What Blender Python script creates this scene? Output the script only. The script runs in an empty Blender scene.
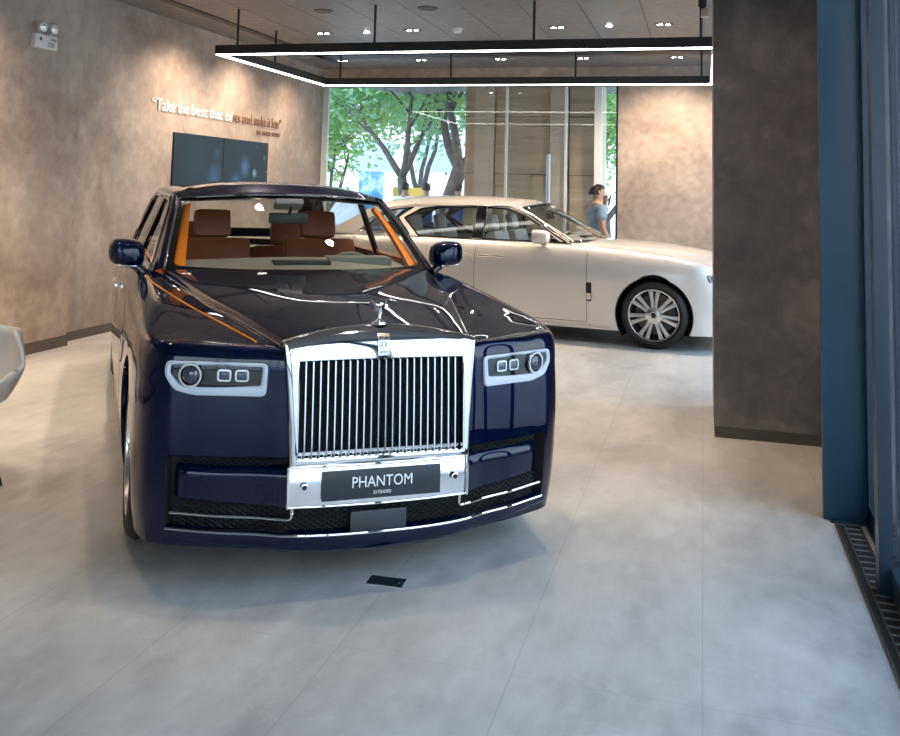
import bpy, bmesh, math, random
from mathutils import Vector, Matrix, noise
random.seed(7)
PI = math.pi
sc = bpy.context.scene
COL = sc.collection

# ------------------------------------------------------------------ camera
F, CX, CY, CAMH, YAW, PITCH, ROLL = 954.483, 428.919, 96.182, 1.62838, 0.28114, 0.09608, 0.02728
def cam_matrix():
    cy, sy = math.cos(YAW), math.sin(YAW)
    fwd = Vector((-sy*math.cos(PITCH), cy*math.cos(PITCH), math.sin(PITCH)))
    right = Vector((cy, sy, 0)); up = right.cross(fwd)
    c, s = math.cos(ROLL), math.sin(ROLL)
    r2 = c*right + s*up; u2 = -s*right + c*up
    M = Matrix.Identity(4)
    for i in range(3):
        M[i][0] = r2[i]; M[i][1] = u2[i]; M[i][2] = -fwd[i]
    M[2][3] = CAMH
    return M
cam = bpy.data.cameras.new('camera'); camo = bpy.data.objects.new('camera', cam); COL.objects.link(camo)
cam.sensor_fit = 'HORIZONTAL'; cam.sensor_width = 36.0; cam.lens = 36.0*F/900
cam.shift_x = (450-CX)/900; cam.shift_y = (CY-368)/900
cam.clip_start = .05; cam.clip_end = 300
camo.matrix_world = cam_matrix(); sc.camera = camo

# ------------------------------------------------------------------ view and sky
sc.view_settings.view_transform = 'Standard'; sc.view_settings.look = 'None'
sc.view_settings.exposure = 0.32; sc.view_settings.gamma = 1.0
sc.view_settings.use_curve_mapping = False
W = bpy.data.worlds.new('world'); sc.world = W; W.use_nodes = True
nt = W.node_tree; nt.nodes.clear()
out = nt.nodes.new('ShaderNodeOutputWorld'); bg = nt.nodes.new('ShaderNodeBackground')
tc = nt.nodes.new('ShaderNodeTexCoord'); sx = nt.nodes.new('ShaderNodeSeparateXYZ'); rp = nt.nodes.new('ShaderNodeValToRGB')
nt.links.new(tc.outputs['Generated'], sx.inputs[0]); nt.links.new(sx.outputs['Z'], rp.inputs[0])
rp.color_ramp.elements[0].position = 0.0; rp.color_ramp.elements[0].color = (.62, .74, .84, 1)
rp.color_ramp.elements[1].position = .7; rp.color_ramp.elements[1].color = (.46, .66, .95, 1)
e = rp.color_ramp.elements.new(.12); e.color = (.86, .95, 1.0, 1)
nt.links.new(rp.outputs[0], bg.inputs[0]); bg.inputs[1].default_value = 3.6
nt.links.new(bg.outputs[0], out.inputs[0])

def light(name, kind, loc, energy, color, target=None, **kw):
    d = bpy.data.lights.new(name, kind); o = bpy.data.objects.new(name, d); COL.objects.link(o)
    d.energy = energy; d.color = color; o.location = loc
    for k, v in kw.items(): setattr(d, k, v)
    if target is not None:
        o.rotation_euler = (Vector(target)-Vector(loc)).to_track_quat('-Z', 'Y').to_euler()
    return o
WARM = (1.0, .79, .56); COOL = (.78, .90, 1.0)

# ------------------------------------------------------------------ helpers
def prop(o, label=None, cat=None, group=None, kind=None):
    if label: o['label'] = label
    if cat: o['category'] = cat
    if group: o['group'] = group
    if kind: o['kind'] = kind
    return o
def thing(name, label, cat, loc=(0, 0, 0), rz=0.0, group=None):
    o = bpy.data.objects.new(name, None); COL.objects.link(o)
    o.empty_display_size = .1; o.location = loc; o.rotation_euler = (0, 0, rz)
    return prop(o, label, cat, group)
def link(name, me, parent=None):
    o = bpy.data.objects.new(name, me); COL.objects.link(o)
    if parent is not None: o.parent = parent
    return o
def bm_obj(name, bm, mat, parent=None, smooth=True, angle=40):
    me = bpy.data.meshes.new(name); bm.normal_update()
    bm.to_mesh(me); bm.free()
    if mat: me.materials.append(mat)
    if smooth:
        me.shade_smooth()
        try: me.set_sharp_from_angle(angle=math.radians(angle))
        except Exception: pass
    return link(name, me, parent)
class MB:
    def __init__(s): s.v = []; s.f = []
    def add(s, vs, fs):
        n = len(s.v); s.v += [tuple(v) for v in vs]; s.f += [tuple(i+n for i in f) for f in fs]; return s
    def box(s, c, size, rz=0, bev=0, rot=None):
        bm = bmesh.new(); bmesh.ops.create_cube(bm, size=1)
        for v in bm.verts: v.co = Vector((v.co.x*size[0], v.co.y*size[1], v.co.z*size[2]))
        if bev: bmesh.ops.bevel(bm, geom=bm.edges[:], offset=bev, segments=2, affect='EDGES', profile=.6)
        R = rot if rot is not None else Matrix.Rotation(rz, 3, 'Z')
        bm.verts.index_update()
        s.add([R @ v.co + Vector(c) for v in bm.verts], [[v.index for v in f.verts] for f in bm.faces]); bm.free(); return s
    def tube(s, pts, r, n=6, closed=False, caps=True):
        pts = [Vector(p) for p in pts]; N = len(pts)
        rr = r if isinstance(r, (list, tuple)) else [r]*N
        up = Vector((0, 0, 1)); rings = []; prev = None
        for i, p in enumerate(pts):
            if closed: d = pts[(i+1) % N]-pts[i-1]
            else: d = pts[min(i+1, N-1)]-pts[max(i-1, 0)]
            if d.length < 1e-9: d = Vector((0, 0, 1))
            d.normalize()
            if prev is None:
                a = up if abs(d.dot(up)) < .9 else Vector((1, 0, 0))
                prev = (a-d*a.dot(d)).normalized()
            else: prev = (prev-d*prev.dot(d)).normalized()
            b = d.cross(prev)
            rings.append([p+(prev*math.cos(2*PI*k/n)+b*math.sin(2*PI*k/n))*rr[i] for k in range(n)])
        vs = [q for g in rings for q in g]; fs = []
        M = N if closed else N-1
        for i in range(M):
            for k in range(n):
                a = i*n+k; b = i*n+(k+1) % n; j = ((i+1) % N)*n
                fs.append((a, b, j+(k+1) % n, j+k))
        if not closed and caps: fs += [tuple(range(n))[::-1], tuple((N-1)*n+k for k in range(n))]
        return s.add(vs, fs)
    def lathe(s, prof, n=48, axis='Z', c=(0, 0, 0), closed=False):
        vs = []; fs = []
        for k in range(n):
            a = 2*PI*k/n
            for r, h in prof:
                q = (r*math.cos(a), r*math.sin(a), h)
                if axis == 'X': q = (q[2], q[0], q[1])
                if axis == 'Y': q = (q[0], -q[2], q[1])
                vs.append((q[0]+c[0], q[1]+c[1], q[2]+c[2]))
        m = len(prof); M = m if closed else m-1
        for k in range(n):
            for i in range(M):
                a = k*m+i; b = k*m+(i+1) % m; d = ((k+1) % n)*m
                fs.append((a, d+i, d+(i+1) % m, b))
        return s.add(vs, fs)
    def loft(s, loops, closed=True, cap0=False, cap1=False):
        n = len(loops[0]); vs = [p for l in loops for p in l]; fs = []
        for i in range(len(loops)-1):
            for k in range(n if closed else n-1):
                fs.append((i*n+k, i*n+(k+1) % n, (i+1)*n+(k+1) % n, (i+1)*n+k))
        if cap0: fs.append(tuple(range(n))[::-1])
        if cap1: fs.append(tuple((len(loops)-1)*n+k for k in range(n)))
        return s.add(vs, fs)
    def xf(s, M):
        s.v = [tuple(M @ Vector(v)) for v in s.v]; return s
    def build(s, name, mat, parent=None, smooth=True, angle=40, recalc=True):
        bm = bmesh.new(); vv = [bm.verts.new(v) for v in s.v]
        for f in s.f:
            try: bm.faces.new([vv[i] for i in f])
            except ValueError: pass
        if recalc: bmesh.ops.recalc_face_normals(bm, faces=bm.faces[:])
        return bm_obj(name, bm, mat, parent, smooth, angle)
def box_obj(name, lo, hi, mat, parent=None, bev=0):
    c = [(a+b)/2 for a, b in zip(lo, hi)]; z = [abs(b-a) for a, b in zip(lo, hi)]
    return MB().box(c, z, bev=bev).build(name, mat, parent)
def interp(x, xs, ys):
    if x <= xs[0]: return ys[0]
    if x >= xs[-1]: return ys[-1]
    lo, hi = 0, len(xs)-1
    while hi-lo > 1:
        m = (lo+hi)//2
        if xs[m] <= x: lo = m
        else: hi = m
    k = (x-xs[lo])/(xs[hi]-xs[lo]); return ys[lo]+(ys[hi]-ys[lo])*k
def smooth_tab(xs, ys):
    # monotone-ish cubic hermite table
    n = len(xs); m = []
    for i in range(n):
        if i == 0: m.append((ys[1]-ys[0])/(xs[1]-xs[0]))
        elif i == n-1: m.append((ys[-1]-ys[-2])/(xs[-1]-xs[-2]))
        else: m.append((ys[i+1]-ys[i-1])/(xs[i+1]-xs[i-1]))
    def f(x):
        if x <= xs[0]: return ys[0]
        if x >= xs[-1]: return ys[-1]
        i = 0
        while x > xs[i+1]: i += 1
        h = xs[i+1]-xs[i]; t = (x-xs[i])/h
        return (2*t**3-3*t*t+1)*ys[i]+(t**3-2*t*t+t)*h*m[i]+(-2*t**3+3*t*t)*ys[i+1]+(t**3-t*t)*h*m[i+1]
    return f
def inside(pt, poly):
    x, y = pt; c = False; n = len(poly)
    for i in range(n):
        x1, y1 = poly[i]; x2, y2 = poly[(i+1) % n]
        if (y1 > y) != (y2 > y) and x < (x2-x1)*(y-y1)/(y2-y1)+x1: c = not c
    return c
def frange(a, b, step):
    n = max(1, int(round(abs(b-a)/step))); return [a+(b-a)*i/n for i in range(n+1)]
def uvmesh(name, us, vs, mapf, mat, parent=None, holes=(), clip=None, sides=(1,), flip=False, eps=1e-4):
    if len(sides) > 1:
        return [uvmesh(name, us, vs, mapf, mat, parent, holes, clip, (q,), flip) for q in sides][0]
    V = []; Fc = []; N = []
    bm = bmesh.new(); g = [[bm.verts.new((u, v, 0)) for v in vs] for u in us]
    for i in range(len(us)-1):
        for j in range(len(vs)-1): bm.faces.new((g[i][j], g[i+1][j], g[i+1][j+1], g[i][j+1]))
    for poly in list(holes)+([clip] if clip else []):
        xa = min(p[0] for p in poly); xb = max(p[0] for p in poly); ya = min(p[1] for p in poly); yb = max(p[1] for p in poly)
        n = len(poly)
        for i in range(n):
            p, q = poly[i], poly[(i+1) % n]
            fs = [f for f in bm.faces if max(v.co.x for v in f.verts) > xa-1e-6 and min(v.co.x for v in f.verts) < xb+1e-6
                  and max(v.co.y for v in f.verts) > ya-1e-6 and min(v.co.y for v in f.verts) < yb+1e-6]
            # only near this edge
            ex0, ex1 = min(p[0], q[0])-1e-4, max(p[0], q[0])+1e-4; ey0, ey1 = min(p[1], q[1])-1e-4, max(p[1], q[1])+1e-4
            fs = [f for f in fs if max(v.co.x for v in f.verts) > ex0 and min(v.co.x for v in f.verts) < ex1
                  and max(v.co.y for v in f.verts) > ey0 and min(v.co.y for v in f.verts) < ey1]
            if not fs: continue
            geom = set(fs)
            for f in fs: geom.update(f.edges); geom.update(f.verts)
            d = Vector((q[0]-p[0], q[1]-p[1], 0))
            if d.length < 1e-7: continue
            bmesh.ops.bisect_plane(bm, geom=list(geom), dist=1e-6, plane_co=(p[0], p[1], 0), plane_no=(-d.y, d.x, 0))
    dele = []
    for f in bm.faces:
        c = f.calc_center_median(); c = (c.x, c.y)
        if any(inside(c, h) for h in holes) or (clip and not inside(c, clip)): dele.append(f)
    bmesh.ops.delete(bm, geom=dele, context='FACES')
    bm.verts.index_update()
    uv = [(v.co.x, v.co.y) for v in bm.verts]; fcs = [[v.index for v in f.verts] for f in bm.faces]; bm.free()
    u0, u1, v0, v1 = us[0], us[-1], vs[0], vs[-1]
    if u0 > u1: u0, u1 = u1, u0
    if v0 > v1: v0, v1 = v1, v0
    P = [Vector(mapf(*q)) for q in uv]; nn = []
    for (u, v), p in zip(uv, P):
        ua, ub = max(u0, u-2e-3), min(u1, u+2e-3); va, vb = max(v0, v-2e-3), min(v1, v+2e-3)
        n = (Vector(mapf(ub, v))-Vector(mapf(ua, v))).cross(Vector(mapf(u, vb))-Vector(mapf(u, va)))
        nn.append(n.normalized() if n.length > 1e-12 else Vector((0, 0, 1)))
    for s in sides:
        k = len(V); fl = flip != (s < 0)
        V += [(p.x*s, p.y, p.z) for p in P]
        N += [Vector((n.x*s, n.y, n.z))*(-1 if flip else 1) for n in nn]
        Fc += [[i+k for i in (f[::-1] if fl else f)] for f in fcs]
    me = bpy.data.meshes.new(name); me.from_pydata(V, [], Fc)
    if mat: me.materials.append(mat)
    me.shade_smooth()
    if len(me.vertices) == len(N):
        me.normals_split_custom_set_from_vertices([tuple(n) for n in N])
    return link(name, me, parent)
def rrect(x0, x1, z0, z1, r, n=5):
    pts = []
    for cx, cz, a0 in ((x1-r, z0+r, -90), (x1-r, z1-r, 0), (x0+r, z1-r, 90), (x0+r, z0+r, 180)):
        for k in range(n+1):
            a = math.radians(a0+90*k/n); pts.append((cx+r*math.cos(a), cz+r*math.sin(a)))
    return pts
def rpoly(corners, r, n=4):
    # rounded polygon from corner list
    pts = []; m = len(corners)
    for i in range(m):
        a = Vector(corners[i-1]); b = Vector(corners[i]); c = Vector(corners[(i+1) % m])
        p = b+(a-b).normalized()*r; q = b+(c-b).normalized()*r
        for k in range(n+1):
            t = k/n; w = p*(1-t)**2+b*2*t*(1-t)+q*t*t; pts.append((w.x, w.y))
    return pts
def offset_poly(pts, ds):
    # shift each vertex inward by ds (signed); for CCW loops
    n = len(pts); o = []
    for i in range(n):
        a = Vector(pts[i-1]); b = Vector(pts[i]); c = Vector(pts[(i+1) % n]); d = (c-a)
        if d.length < 1e-9: o.append(tuple(b)); continue
        d.normalize(); nrm = Vector((-d.y, d.x)); dd = ds(b) if callable(ds) else ds
        o.append(tuple(b+nrm*dd))
    return o
def text_mesh(s, size, extr, name, mat, parent=None, M=None, align='LEFT', width=None, font_scale_x=1.0):
    c = bpy.data.curves.new(name, 'FONT'); c.body = s; c.size = size; c.extrude = extr; c.align_x = align; c.resolution_u = 3
    o = bpy.data.objects.new(name, c); COL.objects.link(o)
    dg = bpy.context.evaluated_depsgraph_get(); me = bpy.data.meshes.new_from_object(o.evaluated_get(dg))
    bpy.data.objects.remove(o)
    xs = [v.co.x for v in me.vertices]; w = max(xs)-min(xs); k = (width/w if width else 1)
    T = (M or Matrix.Identity(4)) @ Matrix.Diagonal((k*font_scale_x, 1, 1, 1))
    me.transform(T); me.materials.clear(); me.materials.append(mat); me.name = name
    return link(name, me, parent)

# ------------------------------------------------------------------ materials
def mat(name, color, rough=.5, metal=0.0, **kw):
    m = bpy.data.materials.new(name); m.use_nodes = True; b = m.node_tree.nodes['Principled BSDF']
    b.inputs['Base Color'].default_value = (*color, 1); b.inputs['Roughness'].default_value = rough; b.inputs['Metallic'].default_value = metal
    for k, v in kw.items(): b.inputs[k].default_value = v
    return m
def N(m, t, **kw):
    n = m.node_tree.nodes.new(t)
    for k, v in kw.items(): setattr(n, k, v)
    return n
def mottled(name, stops, scale=1.5, rough=(.5, .7), detail=6, bump=.02, scale2=9, metal=0.0, stretch=(1, 1, 1), spec=.5):
    m = mat(name, (.5, .5, .5), metal=metal); L = m.node_tree.links; b = m.node_tree.nodes['Principled BSDF']
    b.inputs['Specular IOR Level'].default_value = spec
    g = N(m, 'ShaderNodeNewGeometry'); mp = N(m, 'ShaderNodeMapping'); mp.inputs['Scale'].default_value = stretch
    L.new(g.outputs['Position'], mp.inputs['Vector'])
    n1 = N(m, 'ShaderNodeTexNoise'); n1.inputs['Scale'].default_value = scale; n1.inputs['Detail'].default_value = detail; n1.inputs['Roughness'].default_value = .62; n1.inputs['Distortion'].default_value = .4
    n2 = N(m, 'ShaderNodeTexNoise'); n2.inputs['Scale'].default_value = scale2; n2.inputs['Detail'].default_value = 5
    mx = N(m, 'ShaderNodeMix', data_type='FLOAT'); mx.inputs[0].default_value = .3
    L.new(mp.outputs[0], n1.inputs['Vector']); L.new(mp.outputs[0], n2.inputs['Vector'])
    L.new(n1.outputs[0], mx.inputs[2]); L.new(n2.outputs[0], mx.inputs[3])
    r = N(m, 'ShaderNodeValToRGB'); L.new(mx.outputs[0], r.inputs[0])
    els = r.color_ramp.elements
    for i, (p, c) in enumerate(stops):
        el = els[i] if i < 2 else els.new(p)
        el.position = p; el.color = (*c, 1)
    L.new(r.outputs[0], b.inputs['Base Color'])
    mr = N(m, 'ShaderNodeMapRange'); mr.inputs[1].default_value = .3; mr.inputs[2].default_value = .7; mr.inputs[3].default_value = rough[0]; mr.inputs[4].default_value = rough[1]
    L.new(n2.outputs[0], mr.inputs[0]); L.new(mr.outputs[0], b.inputs['Roughness'])
    bp = N(m, 'ShaderNodeBump'); bp.inputs['Strength'].default_value = bump*10; bp.inputs['Distance'].default_value = .01
    L.new(mx.outputs[0], bp.inputs['Height']); L.new(bp.outputs[0], b.inputs['Normal'])
    m['_r'] = 0
    return m
M_wall = mottled('brown_plaster', [(.34, (.22, .17, .14)), (.68, (.54, .445, .37)), (.5, (.36, .29, .24))], scale=.9, rough=(.55, .8))
M_col = mottled('dark_plaster', [(.34, (.105, .092, .09)), (.68, (.33, .285, .26)), (.52, (.19, .165, .155))], scale=2.2, rough=(.45, .7))
M_floor = mottled('stone_tile', [(.38, (.35, .35, .345)), (.63, (.58, .575, .56)), (.5, (.47, .465, .455))], scale=1.6, rough=(.33, .5), bump=.004, scale2=11, stretch=(1, .45, 1), spec=.5)
def floor_joints(m):
    L = m.node_tree.links; b = m.node_tree.nodes['Principled BSDF']; g = N(m, 'ShaderNodeNewGeometry'); s = N(m, 'ShaderNodeSeparateXYZ'); L.new(g.outputs['Position'], s.inputs[0])
    masks = []
    for ax, per, off in (('X', .622, .003), ('Y', 1.244, .38)):
        a = N(m, 'ShaderNodeMath', operation='ADD'); a.inputs[1].default_value = off+per*50; L.new(s.outputs[ax], a.inputs[0])
        p = N(m, 'ShaderNodeMath', operation='PINGPONG'); p.inputs[1].default_value = per/2; L.new(a.outputs[0], p.inputs[0])
        c = N(m, 'ShaderNodeMath', operation='LESS_THAN'); c.inputs[1].default_value = .0022 if ax == 'X' else .0014; L.new(p.outputs[0], c.inputs[0]); masks.append(c)
    mxm = N(m, 'ShaderNodeMath', operation='MAXIMUM'); L.new(masks[0].outputs[0], mxm.inputs[0]); L.new(masks[1].outputs[0], mxm.inputs[1])
    k = N(m, 'ShaderNodeMath', operation='MULTIPLY'); k.inputs[1].default_value = .42; L.new(mxm.outputs[0], k.inputs[0])
    mix = N(m, 'ShaderNodeMix', data_type='RGBA'); src = b.inputs['Base Color'].links[0].from_socket
    L.new(k.outputs[0], mix.inputs[0]); L.new(src, mix.inputs[6]); mix.inputs[7].default_value = (.24, .23, .22, 1)
    # pale scratch-like veins
    v = N(m, 'ShaderNodeTexNoise'); v.inputs['Scale'].default_value = .8; v.inputs['Detail'].default_value = 3; v.inputs['Distortion'].default_value = 2.5
    L.new(g.outputs['Position'], v.inputs['Vector'])
    d = N(m, 'ShaderNodeMath', operation='SUBTRACT'); d.inputs[1].default_value = .5; L.new(v.outputs[0], d.inputs[0])
    ab = N(m, 'ShaderNodeMath', operation='ABSOLUTE'); L.new(d.outputs[0], ab.inputs[0])
    lt = N(m, 'ShaderNodeMapRange'); lt.inputs[1].default_value = 0; lt.inputs[2].default_value = .006; lt.inputs[3].default_value = .12; lt.inputs[4].default_value = 0; L.new(ab.outputs[0], lt.inputs[0])
    mix2 = N(m, 'ShaderNodeMix', data_type='RGBA'); L.new(lt.outputs[0], mix2.inputs[0]); L.new(mix.outputs[2], mix2.inputs[6]); mix2.inputs[7].default_value = (.72, .71, .69, 1)
    L.new(mix2.outputs[2], b.inputs['Base Color'])
floor_joints(M_floor)
M_ceil = mottled('ceiling_panel', [(.3, (.15, .146, .142)), (.7, (.22, .212, .205))], scale=.7, rough=(.35, .5), bump=.002)
M_black = mat('black_metal', (.012, .012, .013), .45)
M_dark = mat('dark_void', (.006, .006, .007), .7)
M_base = mat('skirting_bronze', (.09, .075, .062), .5)
M_post = mottled('blue_powder_coat', [(.35, (.008, .034, .062)), (.7, (.014, .050, .086))], scale=.8, rough=(.32, .42), bump=.001)
M_post2 = mat('blue_frame', (.009, .026, .045), .3)
M_led = mat('lamp_diffuser', (1, 1, 1), .4); b = M_led.node_tree.nodes['Principled BSDF']; b.inputs['Emission Color'].default_value = (1, .97, .93, 1); b.inputs['Emission Strength'].default_value = 9
M_spot = mat('lamp_glow', (1, 1, 1), .4); b = M_spot.node_tree.nodes['Principled BSDF']; b.inputs['Emission Color'].default_value = (1, .93, .82, 1); b.inputs['Emission Strength'].default_value = 45
M_white = mat('white_plastic', (.72, .71, .69), .4)
M_chrome = mat('chrome', (.86, .86, .87), .04, 1.0)
M_satin = mat('satin_metal', (.72, .71, .70), .25, 1.0)
M_alloy = mat('silver_alloy', (.62, .60, .58), .38, .6)
M_rubber = mat('rubber', (.012, .012, .012), .65)
M_paint = mat('midnight_blue_paint', (.0012, .0045, .030), .30, .5, **{'Coat Weight': 1.0, 'Coat Roughness': .015, 'Coat IOR': 1.45, 'Specular IOR Level': .0})
M_paint2 = mat('pearl_silver_paint', (.74, .68, .63), .35, .35, **{'Coat Weight': 1.0, 'Coat Roughness': .03})
M_orange = mat('orange_trim', (1.0, .25, .0), .5)
M_tan = mat('tan_leather', (.30, .070, .014), .45)
M_pale = mat('pale_leather', (.62, .60, .57), .5)
M_dash = mat('dash_grey', (.33, .31, .28), .55)
M_gloss = mat('gloss_black', (.006, .006, .008), .08, 0, **{'Coat Weight': .6})
M_drl = mat('frosted_lamp_frame', (.55, .60, .72), .3)
M_plate = mat('plate_black', (.02, .028, .036), .35)
M_ink = mat('plate_lettering', (.82, .84, .85), .5)
def glass_mat(name, tint=(.9, .93, .92), k=.9, power=1.0):
    m = bpy.data.materials.new(name); m.use_nodes = True; nt = m.node_tree; nt.nodes.clear(); L = nt.links
    o = nt.nodes.new('ShaderNodeOutputMaterial'); mx = nt.nodes.new('ShaderNodeMixShader'); t = nt.nodes.new('ShaderNodeBsdfTransparent'); g = nt.nodes.new('ShaderNodeBsdfGlossy')
    fr = nt.nodes.new('ShaderNodeFresnel'); gm = nt.nodes.new('ShaderNodeNewGeometry'); mr = nt.nodes.new('ShaderNodeMapRange'); mr.inputs[3].default_value = 1.45; mr.inputs[4].default_value = 1/1.45; L.new(gm.outputs['Backfacing'], mr.inputs[0]); L.new(mr.outputs[0], fr.inputs[0])
    t.inputs[0].default_value = (*tint, 1); g.inputs['Roughness'].default_value = 0.0; g.inputs[0].default_value = (k, k, k, 1)
    L.new(fr.outputs[0], mx.inputs[0]); L.new(t.outputs[0], mx.inputs[1]); L.new(g.outputs[0], mx.inputs[2]); L.new(mx.outputs[0], o.inputs[0])
    return m
M_glass = glass_mat('clear_glass', (.95, .97, .97))
M_wglass = glass_mat('windscreen_glass', (.80, .84, .82))
M_sglass = glass_mat('tinted_side_glass', (.78, .80, .80))

# ------------------------------------------------------------------ the room
def struct(o): o['kind'] = 'structure'; return o
CZ = 3.57; LX = -6.15; BY = 14.8
struct(box_obj('floor', (-6.6, -5.0, -.1), (1.45, 15.0, 0), M_floor))
# ceiling made of long panels with open joints
mb = MB()
xs = [-6.6]+[round(-6.2+.62*i, 3) for i in range(13)]
for i in range(len(xs)-1):
    mb.box(((xs[i]+xs[i+1])/2, 7.4, CZ+.03), (xs[i+1]-xs[i]-.008, 12.4*1.0, .06))
mb.box((-2.6, 7.4, CZ+.12), (8.0, 25, .05)); mb.box((-2.6, -1.95, CZ+.03), (8.0, 6.2, .06)); mb.box((-2.6, 14.25, CZ+.03), (8.0, 1.2, .06))
struct(mb.build('ceiling', M_ceil, smooth=False))
struct(box_obj('wall_left', (-6.6, 8.2, -.05), (LX, 15.0, CZ+.1), M_wall))
struct(box_obj('wall_left', (-6.6, -5.0, -.05), (-6.0, 8.2, CZ+.1), M_wall))
mb = MB().box((-6.0+.005, 1.6, .045), (.02, 13.2, .09)); mb.box((-6.07, 8.205, .045), (.16, .02, .09)); mb.box((LX+.006, 11.5, .045), (.02, 6.6, .09))
mb.box((-6.0+.002, 1.6, .098), (.012, 13.2, .012))
struct(mb.build('baseboard_left', M_base, smooth=False))
# far wall: plaster right of the window, header above the window
struct(box_obj('wall_back', (-1.25, BY, -.05), (1.45, BY+.25, CZ+.1), M_wall))
struct(box_obj('wall_back', (LX-.4, BY, 3.30), (-1.25, BY+.25, CZ+.1), M_wall))
struct(box_obj('wall_front', (-6.6, -4.45, -.05), (-3.4, -4.2, CZ+.1), M_wall))
struct(box_obj('wall_front', (.3, -4.45, -.05), (1.45, -4.2, CZ+.1), M_wall))
struct(box_obj('wall_front', (-3.4, -4.45, 2.75), (.3, -4.2, CZ+.1), M_wall))
w3 = struct(box_obj('window_3', (-3.4, -4.33, 0), (.3, -4.32, 2.75), M_glass))
mb = MB()
for x in (-3.36, -2.15, -.95, .26): mb.box((x, -4.33, 1.375), (.07, .08, 2.75))
mb.box((-1.55, -4.33, .06), (3.7, .08, .12)).box((-1.55, -4.33, 2.71), (3.7, .08, .08)).build('window_frame', M_post2, w3, smooth=False)
w2 = struct(box_obj('window_2', (1.36, 8.0, 0), (1.372, BY, CZ), M_glass))
mb = MB()
for y in (8.05, 10.3, 12.55, BY-.05): mb.box((1.37, y, CZ/2), (.06, .07, CZ))
mb.box((1.37, 11.4, .05), (.06, 6.8, .10)).box((1.37, 11.4, CZ-.05), (.06, 6.8, .10)).build('window_frame', M_post2, w2, smooth=False)
struct(box_obj('wall_right', (.86, 5.48, -.05), (1.45, 6.97, CZ+.1), M_col))
struct(box_obj('wall_column', (.070, 6.96, .075), (1.45, 8.0, CZ+.1), M_col))
struct(box_obj('baseboard_right', (.074, 6.966, 0), (1.45, 7.99, .075), M_base))
struct(box_obj('trim_1', (.590, 5.43, 0), (.86, 5.48, CZ+.05), M_post, bev=.004))
# ceiling slots along the walls
struct(box_obj('trim_2', (-5.62, -4, CZ-.012), (-5.50, 14.0, CZ+.004), M_black))
struct(box_obj('trim_3', (-5.62, 13.15, CZ-.012), (1.2, 13.45, CZ+.004), M_black))
# window in the far wall
wf = struct(box_obj('window_1', (LX, BY+.10, 0), (-1.25, BY+.112, 3.30), M_glass))
M_wframe = mat('white_window_frame', (.78, .78, .76), .4)
mb = MB()
for x, w in ((LX+.06, .10), (-3.0, .035), (-2.06, .035), (-1.56, .11)): mb.box((x, BY+.09, 1.65), (w, .07, 3.3))
mb.build('window_frame', M_wframe, wf, smooth=False)
MB().box((-1.265, BY+.06, 1.65), (.03, .14, 3.3)).box((-3.7, BY+.06, .03), (4.9, .12, .06)).box((-3.7, BY+.06, 3.285), (4.9, .12, .03)).build('window_edge', M_black, wf, smooth=False)

# ---- glass doors on the right
dr = struct(box_obj('door_1', (.815, 4.56, .06), (.823, 5.40, CZ-.05), M_glass))
mb = MB()
for y in (5.40, 4.60): mb.box((.82, y, CZ/2), (.05, .06, CZ-.02))
mb.box((.82, 5.0, .05), (.05, .8, .10)); mb.box((.82, 5.0, CZ-.05), (.05, .8, .10))
mb.build('door_frame', M_post2, dr, smooth=False)
dr = struct(box_obj('door_2', (.765, 2.3, .06), (.773, 4.50, CZ-.05), M_glass))
mb = MB()
for y in (4.52, 2.3): mb.box((.725, y, CZ/2), (.055, .09, CZ-.02))
mb.box((.765, 3.4, .06), (.045, 2.2, .12)); mb.box((.765, 3.4, CZ-.05), (.045, 2.2, .10))
mb.build('door_frame', M_post2, dr, smooth=False)
dr = struct(box_obj('door_3', (.815, -4.2, .06), (.823, 2.2, CZ-.05), M_glass))
mb = MB()
for y in (2.2, .9, -.4, -1.7, -3.0, -4.17): mb.box((.82, y, CZ/2), (.05, .06, CZ-.02))
mb.box((.82, -1.0, .05), (.05, 6.4, .10)); mb.box((.82, -1.0, CZ-.05), (.05, 6.4, .10))
mb.build('door_frame', M_post2, dr, smooth=False)
mb = MB(); mb.box((.885, 2.5, .012), (.06, 6.0, .03)); mb.box((.79, 2.5, .006), (.02, 6.0, .014))
struct(mb.build('trim_4', M_post2, smooth=False))
struct(box_obj('trim_5', (.62, 5.39, .001), (.80, 5.425, .006), M_post2))
# floor drain along the doors
gr = thing('floor_drain', 'long black slotted floor drain running beside the blue glass door frames', 'drain', (.695, 2.5, 0))
gr.scale = (.88, 1, 1)
MB().box((0, 0, .003), (.135, 5.74, .004)).build('channel', M_dark, gr, smooth=False)
mb = MB()
for x in (-.064, -.024, .064): mb.box((x, 0, .006), (.010, 5.74, .008))
mb.build('rail', mat('bronze_rail', (.10, .085, .07), .4, .5), gr, smooth=False)
mb = MB()
for k in range(76): mb.box((.02, -2.82+k*.075, .006), (.085, .012, .006))
mb.build('slot_grate', mat('steel_bar', (.28, .31, .33), .4, .6), gr, smooth=False)
# floor socket
fb = thing('floor_socket', 'dark square floor socket lid set in the tiles before the blue car', 'floor socket', (-1.262, 3.935, 0), .06)
box_obj('frame', (-.075, -.045, 0), (.075, .045, .003), M_satin, fb); box_obj('lid', (-.071, -.041, .003), (.071, .041, .0045), M_plate, fb)
MB().lathe([(0, .0055), (.006, .0055), (.006, .0045)], 12, c=(.052, 0, 0)).build('latch', M_chrome, fb)

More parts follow.
